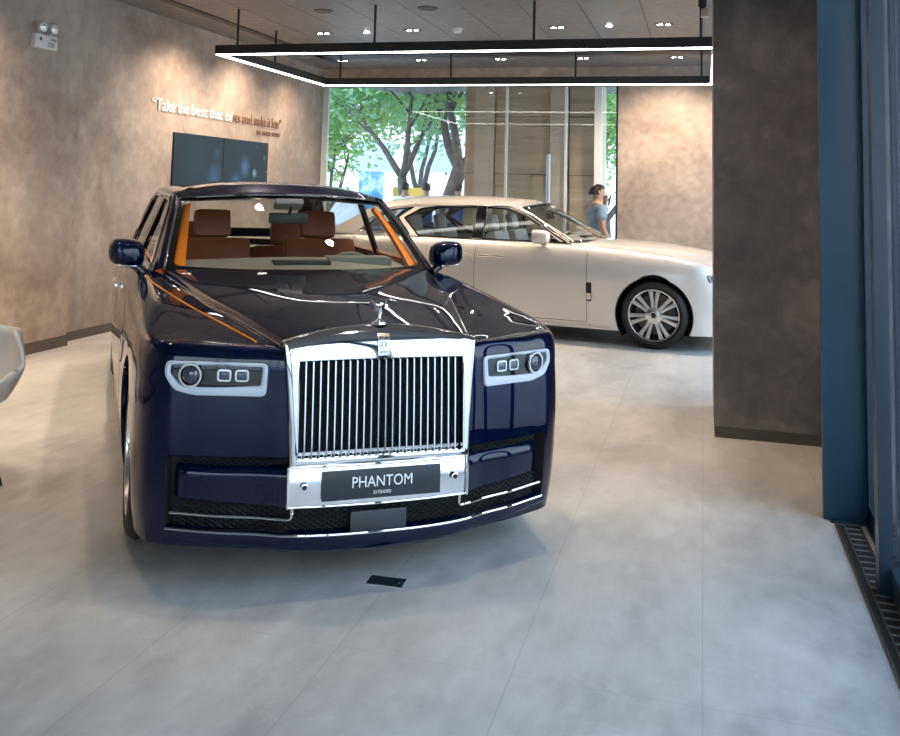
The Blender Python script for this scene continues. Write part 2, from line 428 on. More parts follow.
# ------------------------------------------------------------------ car bodies
class Shell:
    """body surface of a car: u runs round the plan from the nose centre, v runs up the side and over the shoulder"""
    def __init__(s, plan, tref, zb, zs, inset, crown, rin, nexp, H, tau, hump):
        # dense centripetal curve through plan points
        pts = [Vector((-plan[1][0], plan[1][1]))]+[Vector(p) for p in plan]+[Vector((-plan[-2][0], plan[-2][1]))]
        d = []
        for i in range(1, len(pts)-2):
            p0, p1, p2, p3 = pts[i-1:i+3]
            t0 = 0; t1 = t0+(p1-p0).length**.5; t2 = t1+(p2-p1).length**.5; t3 = t2+(p3-p2).length**.5
            for k in range(24):
                t = t1+(t2-t1)*k/24
                a1 = p0*((t1-t)/(t1-t0))+p1*((t-t0)/(t1-t0)); a2 = p1*((t2-t)/(t2-t1))+p2*((t-t1)/(t2-t1)); a3 = p2*((t3-t)/(t3-t2))+p3*((t-t2)/(t3-t2))
                b1 = a1*((t2-t)/(t2-t0))+a2*((t-t0)/(t2-t0)); b2 = a2*((t3-t)/(t3-t1))+a3*((t-t1)/(t3-t1))
                d.append(b1*((t2-t)/(t2-t1))+b2*((t-t1)/(t2-t1)))
        d.append(pts[-2]); s.pl = d
        U = [0.0]; ref = None
        tend = max(p.y for p in d)-.5
        for i in range(1, len(d)):
            inc = (d[i]-d[i-1]).length if (d[i-1].y < tref or d[i-1].y > tend) else d[i].y-d[i-1].y
            U.append(U[-1]+max(inc, 1e-6))
            if ref is None and d[i].y >= tref: ref = U[-1]-d[i].y
        s.U = U; s.ref = ref; s.umax = U[-1]; s.X = [p.x for p in d]; s.T = [p.y for p in d]
        n = []
        for i in range(len(d)):
            e = d[min(i+1, len(d)-1)]-d[max(i-1, 0)]; e.normalize(); n.append((-e.y*-1, -e.x))
        n[0] = (0, -1); n[-1] = (0, 1)
        s.nx = [a for a, b in n]; s.nt = [b for a, b in n]
        s.zb, s.zs, s.inset, s.crown, s.rin, s.nexp, s.H, s.tau, s.hump = zb, zs, smooth_tab(*inset), smooth_tab(*crown), rin, nexp, [smooth_tab(H[0], H[1]), smooth_tab(H[0], H[2])], tau, hump
    def u_side(s, t): return t+s.ref
    def u_x(s, x):
        for i in range(len(s.X)-1):
            if s.X[i+1] >= x: return s.U[i]+(s.U[i+1]-s.U[i])*(x-s.X[i])/max(1e-9, s.X[i+1]-s.X[i])
        return s.U[-1]
    def at(s, u, v, off=0.0):
        x = interp(u, s.U, s.X); t = interp(u, s.U, s.T); nx = interp(u, s.U, s.nx); nt_ = interp(u, s.U, s.nt)
        L = math.hypot(nx, nt_) or 1; nx /= L; nt_ /= L
        if v <= s.zs: ins = s.inset(v); z = v; nz = 0
        else:
            a = min(1.0, (v-s.zs)/(1-s.zs)); zc = s.crown(t); R = s.rin(t); ne = s.nexp(t); ph = a*PI/2
            c = max(0.0, math.cos(ph)); sn = math.sin(ph)
            ins = s.inset(s.zs)+R*(1-c**(2/ne)); z = s.zs+(zc-s.zs)*sn**(2/ne); nz = sn
            nx *= (1-.999*nz*nz)**.5; nt_ *= (1-.999*nz*nz)**.5
        nx0 = interp(u, s.U, s.nx); nt0 = interp(u, s.U, s.nt)
        p = Vector((x-nx0*ins, t-nt0*ins, z))
        if v > 1:
            b = min(1.0, v-1); tt = s.tau(u); q = Vector((s.H[0](tt), tt, s.H[1](tt)))
            # hermite: leave flat, arrive flat
            r = p.lerp(q, b); zz = p.z+(q.z-p.z)*(3*b*b-2*b**3)+s.hump*math.sin(PI*b)
            return Vector((r.x, r.y, zz+off))
        return p+Vector((nx, nt_, nz))*off
    def v_z(s, u, z):
        if z <= s.zs: return z
        a, b = s.zs, 1.0
        for _ in range(24):
            m = (a+b)/2
            if s.at(u, m).z < z: a = m
            else: b = m
        return a
    def front(s, x, z, off=0.0):
        u = s.u_x(x); return s.at(u, s.v_z(u, z), off)
    def side(s, t, z, off=0.0):
        u = s.u_side(t); return s.at(u, s.v_z(u, z) if z > s.zs else z, off)

def mir(pts, s): return [(p[0]*s, p[1], p[2]) for p in pts]
def circle(cx, cy, r, n=56): return [(cx+r*math.cos(2*PI*k/n), cy+r*math.sin(2*PI*k/n)) for k in range(n)]

def make_wheel(name, parent, x, t, z, R, w, rim_r, s, spokes=7, steer=0.0):
    """road wheel with tyre, rim, twin spokes and cap; s = outward side"""
    e = bpy.data.objects.new(name, None); COL.objects.link(e); e.parent = parent; e.location = (x, t, z); e.rotation_euler = (0, 0, steer+(PI if s < 0 else 0)); e.empty_display_size = .1
    h = w/2
    prof = [(rim_r-.004, -h+.03), (rim_r+.01, -h+.012), (R-.055, -h), (R-.02, -h+.015), (R-.004, -h+.04), (R, -h*.4), (R, h*.4), (R-.004, h-.04), (R-.02, h-.015), (R-.055, h), (rim_r+.02, h-.006), (rim_r+.003, h-.014), (rim_r-.006, h-.03)]
    tm = MB().lathe(prof, 64, 'X')
    tm.build('tire', M_rubber, e, angle=50)
    mb = MB()
    for q in (-.3, -.1, .1, .3): mb.lathe([(R+.0006, q*w-.004), (R+.0012, q*w), (R+.0006, q*w+.004)], 64, 'X')
    mb.build('tread_groove', M_dark, e)
    MB().lathe([(rim_r+.004, h-.012), (rim_r-.002, h-.004), (rim_r-.014, h-.006), (rim_r-.022, h-.03), (rim_r-.03, h-.10), (rim_r-.035, -h+.03)], 64, 'X').build('rim', M_satin, e)
    # spokes: pairs
    mb = MB(); zf = h-.035
    for k in range(spokes):
        a = 2*PI*k/spokes+PI/2
        for dlt in (-.15, .15):
            pts = []
            loops = []
            for f, ww in ((.085, .028), (.5*rim_r, .030), (.8*rim_r, .036), (rim_r-.010, .046)):
                r0 = f; aa = a+dlt*(1.0 if f > .1 else 1.25); th = .5*ww
                dep = zf+(.016 if f < .1 else .010 if f < .2 else .004)
                c = Vector((0, math.cos(aa)*r0, math.sin(aa)*r0)); tg = Vector((0, -math.sin(aa), math.cos(aa)))
                loops.append([Vector((dep-.03, 0, 0))+c-tg*th*1.1, Vector((dep-.003, 0, 0))+c-tg*th, Vector((dep, 0, 0))+c-tg*th*.6, Vector((dep, 0, 0))+c+tg*th*.6, Vector((dep-.003, 0, 0))+c+tg*th, Vector((dep-.03, 0, 0))+c+tg*th*1.1])
            mb.loft(loops, True, True, True)
    mb.build('spokes', M_alloy, e, angle=35)
    MB().lathe([(0, zf+.030), (.030, zf+.029), (.034, zf+.024), (.036, zf+.020), (.07, zf+.018), (.088, zf+.010), (.092, zf-.03)], 40, 'X').build('hub_cap', M_satin, e)
    MB().lathe([(0, zf+.0315), (.026, zf+.0305), (.028, zf+.028)], 32, 'X').build('hub_badge', M_gloss, e)
    MB().lathe([(0, -.01), (rim_r*.78, -.01), (rim_r*.78, -.03), (0, -.03)], 48, 'X').build('brake_disc', mat('brake_steel', (.12, .12, .12), .4, .8), e)
    MB().lathe([(0, -.04), (rim_r-.03, -.04)], 48, 'X').build('wheel_back', M_dark, e)
    return e

def build_car(root, cfg, paint):
    S = cfg['shell']; zb = S.zb
    # --- main body panels
    us = frange(S.u_x(cfg['u0x']), S.u_side(cfg['tref']), .022)+frange(S.u_side(cfg['tref']), S.umax-.25, .06)[1:]+frange(S.umax-.25, S.umax, .03)[1:]
    vs = frange(zb, S.zs, .04)+frange(S.zs, 1.0, (1-S.zs)/12)[1:]+[1+k/8 for k in range(1, 9)]
    arches = [circle(S.u_side(t), cfg['axz'], cfg['archr']) for t in cfg['axles']]
    body = uvmesh('body', us, vs, S.at, paint, root, holes=arches+cfg['holes'], sides=(1, -1))
    if cfg.get('center'):  # centre of nose for cars whose fascia is closed
        pass
    # inner walls of the body openings
    for t in cfg['axles']:
        for s in (1, -1):
            mb = MB(); c = [q for q in circle(S.u_side(t), cfg['axz'], cfg['archr'], 72)]
            # order: keep the arc contiguous
            k0 = next(i for i in range(72) if c[i][1] > zb and c[i-1][1] <= zb)
            arc = [c[(k0+i) % 72] for i in range(72) if c[(k0+i) % 72][1] > zb]
            lo = [[(p.x*s, p.y, p.z) for p in [S.at(u, v, off) for u, v in arc]] for off in (0, -.004, -.05)]
            mb.loft(lo, closed=False); mb.build('arch_lip', paint, body)
    for t in cfg['axles']:
        for s in (1, -1):
            mb = MB(); R = cfg['archr']-.004; a = [math.radians(-35+250*k/30) for k in range(31)]
            mb.loft([[(s*x, t+R*math.cos(q), cfg['axz']+R*math.sin(q)) for q in a] for x in (.93, .55)], closed=False)
            mb.add([(s*.55, t+R*math.cos(q), cfg['axz']+R*math.sin(q)) for q in a], [tuple(range(31))]); mb.build('wheel_liner', M_dark, root)
    # underside
    L = cfg['length']
    box_obj('underbody', (-.80, .35, .15), (.80, L-.3, .22), M_dark, root)
    # --- hood
    H0, H1 = S.H; th0, th1 = cfg['hood']
    def hood(a, b):
        # a in -1..1 across, b in 0..1 along
        te = th0+(th1-th0)*b; t = te+cfg['hood_nose'](a)*(1-b)+cfg['hood_tail'](a)*b
        x = H0(te)*a; z = H1(te)+cfg['hood_lip']+cfg['hood_bulge'](te)*(1-abs(a)**cfg['hood_exp'])
        k = max(0, (abs(a)-.955)/.045); z -= (cfg['hood_lip']+.006)*k*k
        return Vector((x, t, z))
    av = [-1, -.993, -.985, -.975, -.965, -.955, -.94]+[-.9+.1*k for k in range(19)]+[.94, .955, .965, .975, .985, .993, 1]
    uvmesh('hood', av, frange(0, 1, 1/26), hood, paint, root)
    # --- greenhouse
    G = cfg['green']
    def sidesheet(t, z, off=0.0):
        x = G['x0']-(z-G['z0'])*G['slope']-G['taper']*(t-G['tm'])**2
        return Vector((x+off, t, z+off*G['slope']))
    zr = smooth_tab(*G['rail']); za = G['z0']
    def ss(t, w):
        z = za+(zr(t)-za)*w; return sidesheet(t, z)
    # front line of the side sheet
    tA0, tA1, tR1, tR0 = G['tA0'], G['tA1'], G['tR1'], G['tR0']
    outline = [(tA0, za)]+[(tA0+(tA1-tA0)*k/6, za+(zr(tA1)-za)*k/6) for k in range(1, 7)]
    outline += [(t, zr(t)) for t in frange(tA1, tR1, .12)[1:]]
    n0 = len(outline)
    for k in range(1, 9):
        f = k/8; outline.append((tR1+(tR0-tR1)*f, zr(tR1)+(za-zr(tR1))*(f**1.25)))
    out_ccw = outline[::-1]
    sheet = uvmesh('side_frame', frange(tA0-.02, tR0+.02, .09), frange(za-.03, max(zr(t) for t in frange(tA1, tR1, .1))+.02, .06), lambda t, z: sidesheet(t, z), paint, root,
                   holes=G['windows'], clip=out_ccw, sides=(1, -1))
    for wi, wpoly in enumerate(G['windows']):
        cen = Vector((sum(p[0] for p in wpoly)/len(wpoly), sum(p[1] for p in wpoly)/len(wpoly)))
        big = [tuple(cen+(Vector(p)-cen)*1.02) for p in wpoly]
        for s in (1, -1):
            g = uvmesh('side_window', frange(min(p[0] for p in big)-.01, max(p[0] for p in big)+.01, .3), frange(min(p[1] for p in big)-.01, max(p[1] for p in big)+.01, .2),
                       lambda t, z: sidesheet(t, z, -.014), M_sglass, root, clip=big, sides=(s,))
    for s in (1, -1):
        for wpoly in G['windows']:
            MB().tube(mir([sidesheet(t, z, -.006) for t, z in wpoly], s), .011, 6, closed=True).build('window_seal', M_gloss, root)
        MB().tube(mir([sidesheet(t, z, .004) for t, z in G['chrome']], s), .009, 6, closed=True).build('window_chrome', M_chrome, root)
        a_, b_ = G['bpost']; MB().add(mir([sidesheet(t, z, .003) for t, z in ((a_, za+.02), (b_, za+.02), (b_, zr(b_)-.035), (a_, zr(a_)-.035))], s), [(0, 1, 2, 3)]).build('door_post', M_gloss, root)
    # windscreen
    wb, wc, wt, wtc = G['ws']
    def ws(a, b, off=0.0):
        hb = wb[0]+(wt[0]-wb[0])*b; q = 1-a*a
        t = wb[1]+(wt[1]-wb[1])*b-(wb[1]-wc[0]+((wt[1]-wtc[0])-(wb[1]-wc[0]))*b)*q
        z = wb[2]+(wt[2]-wb[2])*b+((wc[1]-wb[2])*(1-b)+(wtc[1]-wt[2])*b)*q+G.get('wsbow', .02)*math.sin(PI*b)
        return Vector((a*hb, t-off, z+off*.6))
    uvmesh('windscreen', frange(-1, 1, .08), frange(0, 1, .1), lambda a, b: ws(a, b), M_wglass, root)
    # black glass border
    def bw(b): return .035
    bord = rrect(-.965, .965, .06, .955, .05)
    uvmesh('windscreen_border', frange(-1, 1, .05), frange(0, 1, .05), lambda a, b: ws(a, b, -.004), M_gloss, root, holes=[rrect(-.945, .945, .045, .94, .05)])
    # pillars
    def pillar(k, b):
        p = ws(1, b); t = tA0+(tA1-tA0)*b; q = sidesheet(t, za+(zr(tA1)-za)*b); r = p.lerp(q, k)
        o = Vector((.5, -.75, .45)).normalized()*(G['pill']*math.sin(PI*k)); return r+o
    uvmesh('front_pillar', frange(0, 1, .125), frange(0, 1, .1), pillar, paint, root, sides=(1, -1))
    for s in (1, -1): MB().tube(mir([ws(1.0, b, .006) for b in frange(.0, 1, .1)], s), .008, 6).build('windscreen_trim', G['trim'], root)
    MB().tube([ws(a, 1, .004) for a in frange(-1, 1, .1)], .006, 6).build('header_seal', M_gloss, root)

    # roof
    zc = smooth_tab(*G['roof'])
    def roof(a, b):
        tf = ws(a, 1).y; te = G['troof']-.25*(1-a*a)*0; 
        t = tf+(te-tf)*b
        tt = max(t, tA1) if abs(a) > .999 else t
        xr = sidesheet(tt, zr(min(max(tt, tA1), tR1))).x
        f = min(1.0, (t-tf)/.35); xr = ws(1, 1).x+(xr-ws(1, 1).x)*min(1, f*1.0) if t < tA1+.15 else xr
        zl = zr(min(max(t, tA1), tR1)); zf = ws(a, 1).z
        z = zl+(zc(t)-zl)*(1-abs(a)**2.6)
        k = min(1, (t-tf)/.22); k = k*k*(3-2*k); z = zf*(1-k)+max(z, 0)*k if t-tf < .22 else z
        return Vector((a*xr, t, z))
    uvmesh('roof', frange(-1, 1, .05), frange(0, 1, .04), roof, paint, root)
    # rear screen + surround
    te = G['troof']
    def rear(a, b):
        p = roof(a, 1.0); q = Vector((a*.74, G['tdeck']+(-.10)*a*a, za+.03)); r = p.lerp(q, b); r.z += .05*math.sin(PI*b); return r
    rh = rrect(-.84, .84, .12, .86, .08)
    uvmesh('rear_frame', frange(-1, 1, .1), frange(0, 1, .1), rear, paint, root, holes=[rh])
    uvmesh('rear_screen', frange(-.9, .9, .1), frange(.06, .92, .1), lambda a, b: rear(a, b)+Vector((0, -.012, -.006)), M_sglass, root)
    # side sheet behind roof end down to the deck
    def cp(k, b):
        p = rear(1, b); t = tR1+(tR0-tR1)*b; z = zr(tR1)+(za-zr(tR1))*b**1.25; q = sidesheet(t, z); return q.lerp(p, k)
    uvmesh('rear_pillar', frange(0, 1, .2), frange(0, 1, .1), cp, paint, root, sides=(1, -1))
    # boot lid / deck
    def deck(a, b):
        t = G['tdeck']-.15+(L-.12-(G['tdeck']-.15))*b; return Vector((a*(H0(t)+.01), t+.0*a, H1(t)+.035*(1-a*a)*(1-b)+.004))
    uvmesh('boot_lid', frange(-1, 1, .1), frange(0, 1, .1), deck, paint, root)
    # scuttle between hood and windscreen, belt shelf
    mb = MB()
    mb.loft([[hood(a, .985)+Vector((0, 0, -.012)) for a in frange(-.97, .97, .097)], [ws(a, .03, -.03) for a in frange(-.97, .97, .097)]], closed=False)
    mb.build('scuttle', M_gloss, root)
    for s in (1, -1):
        mb = MB(); A = []; B = []
        for t in frange(tA0-.1, tR0, .15): A.append((s*(S.side(t, S.crown(t)-.0005).x-.01), t, S.crown(t)-.004)); B.append((s*(sidesheet(t, za).x-.03), t, za+.002))
        mb.loft([A, B], closed=False); mb.build('belt_ledge', paint, body)
    # seams
    for nm, lines, r_, m_ in cfg['seams']:
        for s in (1, -1):
            for ln in lines: MB().tube(mir([S.side(t, z, -.0015) for t, z in ln], s), r_, 5).build(nm, m_, body)
    # interior
    cabin(root, cfg, ws, hood)
    for s in (1, -1):
        for t in cfg['axles']:
            make_wheel('wheel', root, s*(cfg['trackx']-cfg['ww']/2), t, cfg['R'], cfg['R'], cfg['ww'], cfg['rim'], s)
    return S, body, hood, ws, sidesheet

def seat(root, x, t, z, m, width=.52, head=True, name='seat', w2=.30):
    s_ = MB().box((x, t, z), (width, .55, .16), bev=.05); o = s_.build(name, m, root)
    R = Matrix.Rotation(math.radians(-14), 3, 'X')
    b_ = MB().box((x, t+.27, z+.34), (width, .14, .62), bev=.05, rot=R).build('backrest', m, o)
    if head: 
        MB().box((x, t+.40, z+.74), (w2, .10, .20), bev=.045, rot=R).build('headrest', m, o)
        for d in (-.07, .07): MB().tube([(x+d, t+.375, z+.58), (x+d, t+.395, z+.66)], .008).build('headrest_post', M_chrome, o)
    return o
def cabin(root, cfg, ws, hood):
    C = cfg['cabin']; za = cfg['green']['z0']; m = C['seat']
    box_obj('cabin_floor', (-.78, C['t0'], .30), (.78, C['t1'], .34), M_dark, root)
    for s in (1, -1):
        d = box_obj('door_lining', (s*.80, C['t0']+.2, .34), (s*.765, C['t1']-.2, za-.02), C['lining'], root)
    # dash
    mb = MB(); rows = []
    for b, dz, dy in ((0.02, -.02, 0), (0.02, .0, .06), (.02, .045, .30), (.02, .03, .40), (.02, -.25, .42), (.02, -.55, .46)):
        rows.append([Vector((a*.76, ws(a, b).y*(.35)+(.65)*(ws(0, .02).y+.16)+dy, ws(0, .02).z+dz+(.012*math.cos(a*3) if dz > -.1 else 0))) for a in frange(-1, 1, .1)])
    mb.loft(rows, closed=False); ds = mb.build('dashboard', C['dash'], root)
    y0 = ws(0, .02).y+.30; zt = ws(0, .02).z
    box_obj('instrument_hood', (C['wheelx']-.20, y0+.03, zt-.0), (C['wheelx']+.20, y0+.20, zt+.062), C['dash2'], ds, bev=.015)
    box_obj('dash_vent', (-.17, y0-.07, zt+.02), (.17, y0+.02, zt+.047), M_black, ds, bev=.004)
    # steering wheel
    mb = MB(); R = Matrix.Rotation(math.radians(-64), 3, 'X'); c = Vector((C['wheelx'], y0+.36, zt-.10))
    ring = [c+R @ Vector((.185*math.cos(2*PI*k/40), .185*math.sin(2*PI*k/40), 0)) for k in range(40)]
    sw = mb.tube(ring, .014, 8, closed=True).build('steering_wheel', C['dash2'], root)
    mb = MB().box(c, (.14, .10, .04), bev=.015, rot=R)
    for a in (0, 180, 270): mb.tube([c, c+R @ Vector((.18*math.cos(math.radians(a)), .18*math.sin(math.radians(a)), 0))], .012)
    mb.build('hub', M_gloss, sw)
    for sx in (-1, 1): seat(root, sx*.38, C['tf'], C['zf'], m, name='front_seat', w2=.26)
    for sx in (-1, 1): seat(root, sx*.40, C['tr'], C['zrear'], m, width=.60, name='rear_seat', w2=.26)
    # headliner
    mb = MB(); zt2 = C['zroof']
    mb.loft([[Vector((x, t, zt2-.06*(x/.6)**2)) for x in frange(-.60, .60, .1)] for t in frange(C['th0'], C['th1'], .25)], closed=False)
    mb.build('headliner', C['head'], root)
    # mirror
    p = ws(0, .80, 0); MB().box((p.x, p.y+.10, p.z-.07), (.25, .03, .07), bev=.012).tube([p+Vector((0, .02, .0)), p+Vector((0, .10, -.05))], .01).build('rear_view_mirror', M_black, root)
    MB().box((0, ws(0, .88).y+.05, ws(0, .88).z-.01), (.18, .10, .04), bev=.012, rot=Matrix.Rotation(math.radians(-25), 3, 'X')).build('camera_housing', C['dash'], root)

# ------------------------------------------------------------------ the dark blue saloon
CAR_A, CAR_X, CAR_Y = .61395, -1.27336, 3.85894
car = thing('luxury_saloon', 'midnight blue luxury saloon with tall chrome grille, nearest the camera on the showroom floor', 'car', (CAR_X, CAR_Y, 0), CAR_A)
planP = [(0, -.005), (.2, .0), (.385, .03), (.5, .078), (.65, .125), (.78, .182), (.868, .222), (.934, .280), (.968, .365), (.987, .52), (.995, .85), (1.0, 1.5), (1.004, 2.8), (1.0, 4.2), (.985, 4.8), (.95, 5.4), (.86, 5.8), (.6, 5.95), (.3, 5.99), (0, 6.0)]
HP = ([.10, .3, .6, .9, 1.3, 1.75, 2.1, 3.5, 4.6, 5.3, 5.9], [.418, .472, .55, .63, .715, .80, .845, .86, .845, .72, .55], [.962, .982, 1.012, 1.038, 1.072, 1.106, 1.110, 1.11, 1.108, 1.07, 1.0])
def tauP(u):
    return interp(u, [.385, .55, .75, .95, 1.10, 1.5, SP.umax-.9, SP.umax], [.105, .17, .28, .42, .62, 1.5-SP.ref, 5.45, 5.9])
def rinP(t): return interp(t, [0, .25, .5, .9, 1.7, 5, 6], [.05, .06, .085, .12, .12, .12, .10])
def nP(t): return interp(t, [0, .3, .9, 6], [3.2, 3.2, 2.5, 2.3])
SP = Shell(planP, .62, .165, .82, ([.13, .165, .3, .5, .65, .82, 1], [.05, .04, .018, .004, 0, .006, .02]),
           ([0, .3, .6, .9, 1.3, 1.7, 2.5, 4.5, 5.3, 6], [.955, .972, 1.010, 1.045, 1.078, 1.100, 1.105, 1.10, 1.06, .98]), rinP, nP, HP, tauP, -.004)
recess = rpoly([(SP.u_x(.386)-.2, .235), (SP.u_x(.852), .235), (SP.u_x(.852), .525), (SP.u_x(.386)-.2, .538)], .016)
winF = rpoly([(1.98, 1.135), (3.06, 1.135), (3.06, 1.520), (2.62, 1.505), (2.42, 1.44)], .03)
winR = rpoly([(3.16, 1.135), (4.55, 1.135), (4.62, 1.22), (4.40, 1.48), (4.15, 1.525), (3.16, 1.522)], .03)
cfgP = dict(shell=SP, u0x=.386, tref=.62, axles=(.87, 4.64), axz=.385, archr=.425, holes=[recess], length=6.0, R=.388, ww=.265, rim=.285, trackx=.970,
    hood=(.105, 1.72), hood_lip=.027, hood_exp=2.4, hood_nose=lambda a: .005*(1-a*a), hood_tail=lambda a: -.27*(1-a*a), hood_bulge=lambda t: interp(t, [.1, .6, 1.72], [.053, .055, .025]),
    seams=[('door_seam', [[(1.66, z) for z in frange(.2, 1.08, .06)], [(3.10, z) for z in frange(.2, 1.09, .06)], [(t, .21) for t in frange(1.66, 3.9, .15)]], .0025, M_dark),
           ('bumper_seam', [[(t, .49) for t in frange(.62, .47, .04)], [(t, .49) for t in frange(.47, .40, .02)]], .002, M_dark)],
    green=dict(x0=.872, z0=1.10, slope=.378, taper=.008, tm=3.3, rail=([2.4, 2.52, 2.8, 3.3, 3.9, 4.5, 4.7], [1.532, 1.545, 1.567, 1.582, 1.575, 1.54, 1.52]), tA0=1.80, tA1=2.50, tR1=4.45, tR0=5.35,
        windows=[winF, winR], bpost=(3.065, 3.155), chrome=rpoly([(1.90, 1.115), (4.62, 1.115), (4.70, 1.22), (4.46, 1.50), (4.18, 1.545), (2.60, 1.53), (2.40, 1.465)], .03),
        ws=((.785, 1.752, 1.138), (1.47, 1.126), (.665, 2.43, 1.518), (2.28, 1.556)), pill=.018, trim=M_chrome,
        roof=([2.1, 2.4, 2.9, 3.6, 4.3, 4.9], [1.56, 1.618, 1.645, 1.646, 1.62, 1.55]), troof=4.55, tdeck=5.25),
    cabin=dict(t0=1.6, t1=5.0, seat=M_tan, lining=M_orange, dash=M_dash, dash2=mat('grey_dash_top', (.25, .235, .21), .5), tf=2.65, tr=4.0, zf=.60, zrear=.46, wheelx=.38, zroof=1.56, th0=2.45, th1=4.5, head=M_dash))
S, body, hoodP, wsP, sheetP = build_car(car, cfgP, M_paint)
# lower grille: dark well, walls, lattice
mb = MB()
xsr = frange(0, .852, .03)
for s in (1, -1):
    mb.loft([mir([S.front(x, z, -.065) for x in xsr], s) for z in (.19, .3, .42, .54)], closed=False)
    # walls of the recess
    edge = [(x, .525) for x in frange(.386, .852, .03)]+[(.852, z) for z in frange(.525, .235, .03)]+[(x, .235) for x in frange(.852, .386, .03)]
    mb.loft([mir([S.front(x, z, o) for x, z in edge], s) for o in (.001, -.066)], closed=False)
mb.build('lower_grille_well', M_dark, car)
M_mesh = mat('grille_mesh_black', (.02, .021, .023), .35, .3)
def inP(x, z): return (0 <= x <= .825) and (.228 <= z <= (.335 if x < .365 else .35 if x < .83 else 0))
for s in (1, -1):
    mb = MB()
    for sl in (1, -1):
        for k in range(-20, 60):
            pts = []; x0 = k*.036
            for j in range(0, 16):
                z = .225+j*.009; x = x0+sl*(z-.225)*1.7
                if inP(x, z): pts.append(S.front(x, z, -.030))
                else:
                    if len(pts) > 1: mb.tube(mir(pts, s), .0032, 4)
                    pts = []
            if len(pts) > 1: mb.tube(mir(pts, s), .0032, 4)
    mb.build('lower_grille_mesh', M_mesh, car); mb = MB()
    for sl in (1, -1):
        for k in range(10, 40):
            pts = []
            for j in range(0, 8):
                z = .485+j*.007; x = k*.028+sl*(z-.485)*1.4
                if .45 < x < .82: pts.append(S.front(x, z, -.035))
            if len(pts) > 1: mb.tube(mir(pts, s), .0025, 4)
    mb.build('upper_intake_mesh', M_mesh, car)
# body coloured insert
for s in (1, -1):
    def ins(x, z, s=s):
        e = max(0, (z-.445)/.042); q = -.012-.022*e*e; e2 = max(0, (x-.775)/.045); return S.front(x, z, q-.02*e2*e2)
    uvmesh('bumper_insert', frange(.36, .85, .02), frange(.33, .50, .01), ins, M_paint, car, clip=rpoly([(.385, .333), (.395, .333), (.822, .358), (.820, .487), (.385, .492)], .012), sides=(s,))
    p = [ins(*q)+Vector((0, -.001, 0)) for q in rrect(.435, .505, .358, .418, .012)]
    if s < 0: MB().tube(mir(p, s), .0012, 4, closed=True).build('tow_cover_outline', M_black, car)
# chrome trims
for s in (1, -1): MB().tube(mir([S.front(x, .287+.012*max(0, (x-.36)/.47), .0) for x in frange(.83, .375, .03)]+[S.front(.366, .293, .002), S.front(.363, .30, .003), S.front(.363, .335, .003)], s), .0065, 8).build('intake_trim', M_chrome, car)
mb = MB()
xx = frange(-.845, .845, .04)
mb.tube([Vector((math.copysign(1, x)*S.front(abs(x), .235, .010).x, S.front(abs(x), .235, .010).y, .222+.014*abs(x/.84)**2)) for x in xx], .006, 8)
mb.build('splitter_trim', M_chrome, car)
# splitter
mb = MB(); loops = []
for s in (1,):
    xx = frange(-.866, .866, .03)
    def sp(x, z, off):
        p = S.front(min(abs(x), .866), z, off); return Vector((math.copysign(p.x, x) if x else 0, p.y, p.z))
    prof = [(.232, -.03), (.226, .006), (.205, .012), (.180, .006), (.158, -.012), (.140, -.06), (.138, -.20)]
    for z, o in prof: loops.append([sp(x, z-(.018*(1-(x/.93)**2) if z < .22 else 0)+(.012*(x/.93)**2 if z > .19 else .03*(x/.93)**2), o) for x in xx])
mb.loft(loops, closed=False).build('front_splitter', M_paint, car)
MB().box((-.0, .030, .262), (.24, .02, .085), bev=.004).build('radar_cover', mat('radar_panel', (.03, .034, .045), .3), car)

# chrome grille shell
def fz(z): return interp(z, [.30, .50, .70, .90, .99, 1.05], [.004, .0, .010, .024, .034, .088])
def shell_loops():
    inn = []; outl = []
    n = 12
    # sides in order: bottom L->R, right up, top R->L, left down
    for k in range(n): inn.append((-.352+.704*k/n, .532)); outl.append((-.386+.772*k/n, .502))
    for k in range(n): inn.append((.352, .532+.378*k/n)); f = k/n; outl.append((.386+.034*f**1.5, .502+.488*f))
    for k in range(n): inn.append((.352-.704*k/n, .910)); f = 2*k/n-1; outl.append((.420*-f, .990+.056*(1-f*f)))
    for k in range(n): inn.append((-.352, .910-.378*k/n)); f = 1-k/n; outl.append((-.386-.034*f**1.5, .502+.488*f))
    return inn, outl
inn, outl = shell_loops()
mb = MB()
def at(q, dt): return (q[0], fz(q[1])+dt, q[1])
def mixp(a, b, k): return (a[0]+(b[0]-a[0])*k, a[1]+(b[1]-a[1])*k)
L_ = [[at(q, .06) for q in inn], [at(q, .0) for q in inn], [at(mixp(a, b, .06), -.010) for a, b in zip(inn, outl)], [at(mixp(a, b, .35), -.012) for a, b in zip(inn, outl)],
      [at(mixp(a, b, .7), -.010) for a, b in zip(inn, outl)], [at(mixp(a, b, .93), -.002) for a, b in zip(inn, outl)], [at(b, .012) for b in outl], [(b[0], fz(b[1])+.05, b[1]-(.002)) for b in outl]]
gs = mb.loft(L_).build('grille_shell', M_chrome, car, angle=38)
M_vane = mat('polished_vane', (.80, .80, .80), .12, 1.0)
for k in range(22):
    x = -.325+.650*k/21
    lo = []
    for z in (.535, .72, .908):
        t0 = fz(z)+.004; w = .0055
        lo.append([(x-w, t0+.05, z), (x-w, t0+.012, z), (x-w*.5, t0+.002, z), (x+w*.5, t0+.002, z), (x+w, t0+.012, z), (x+w, t0+.05, z)])
    MB().loft(lo).build('grille_vane', M_vane, gs)
box_obj('grille_back', (-.36, .085, .52), (.36, .10, .92), M_dark, gs)
MB().box((0, .045, .545), (.69, .04, .012)).build('grille_rail', M_vane, gs)
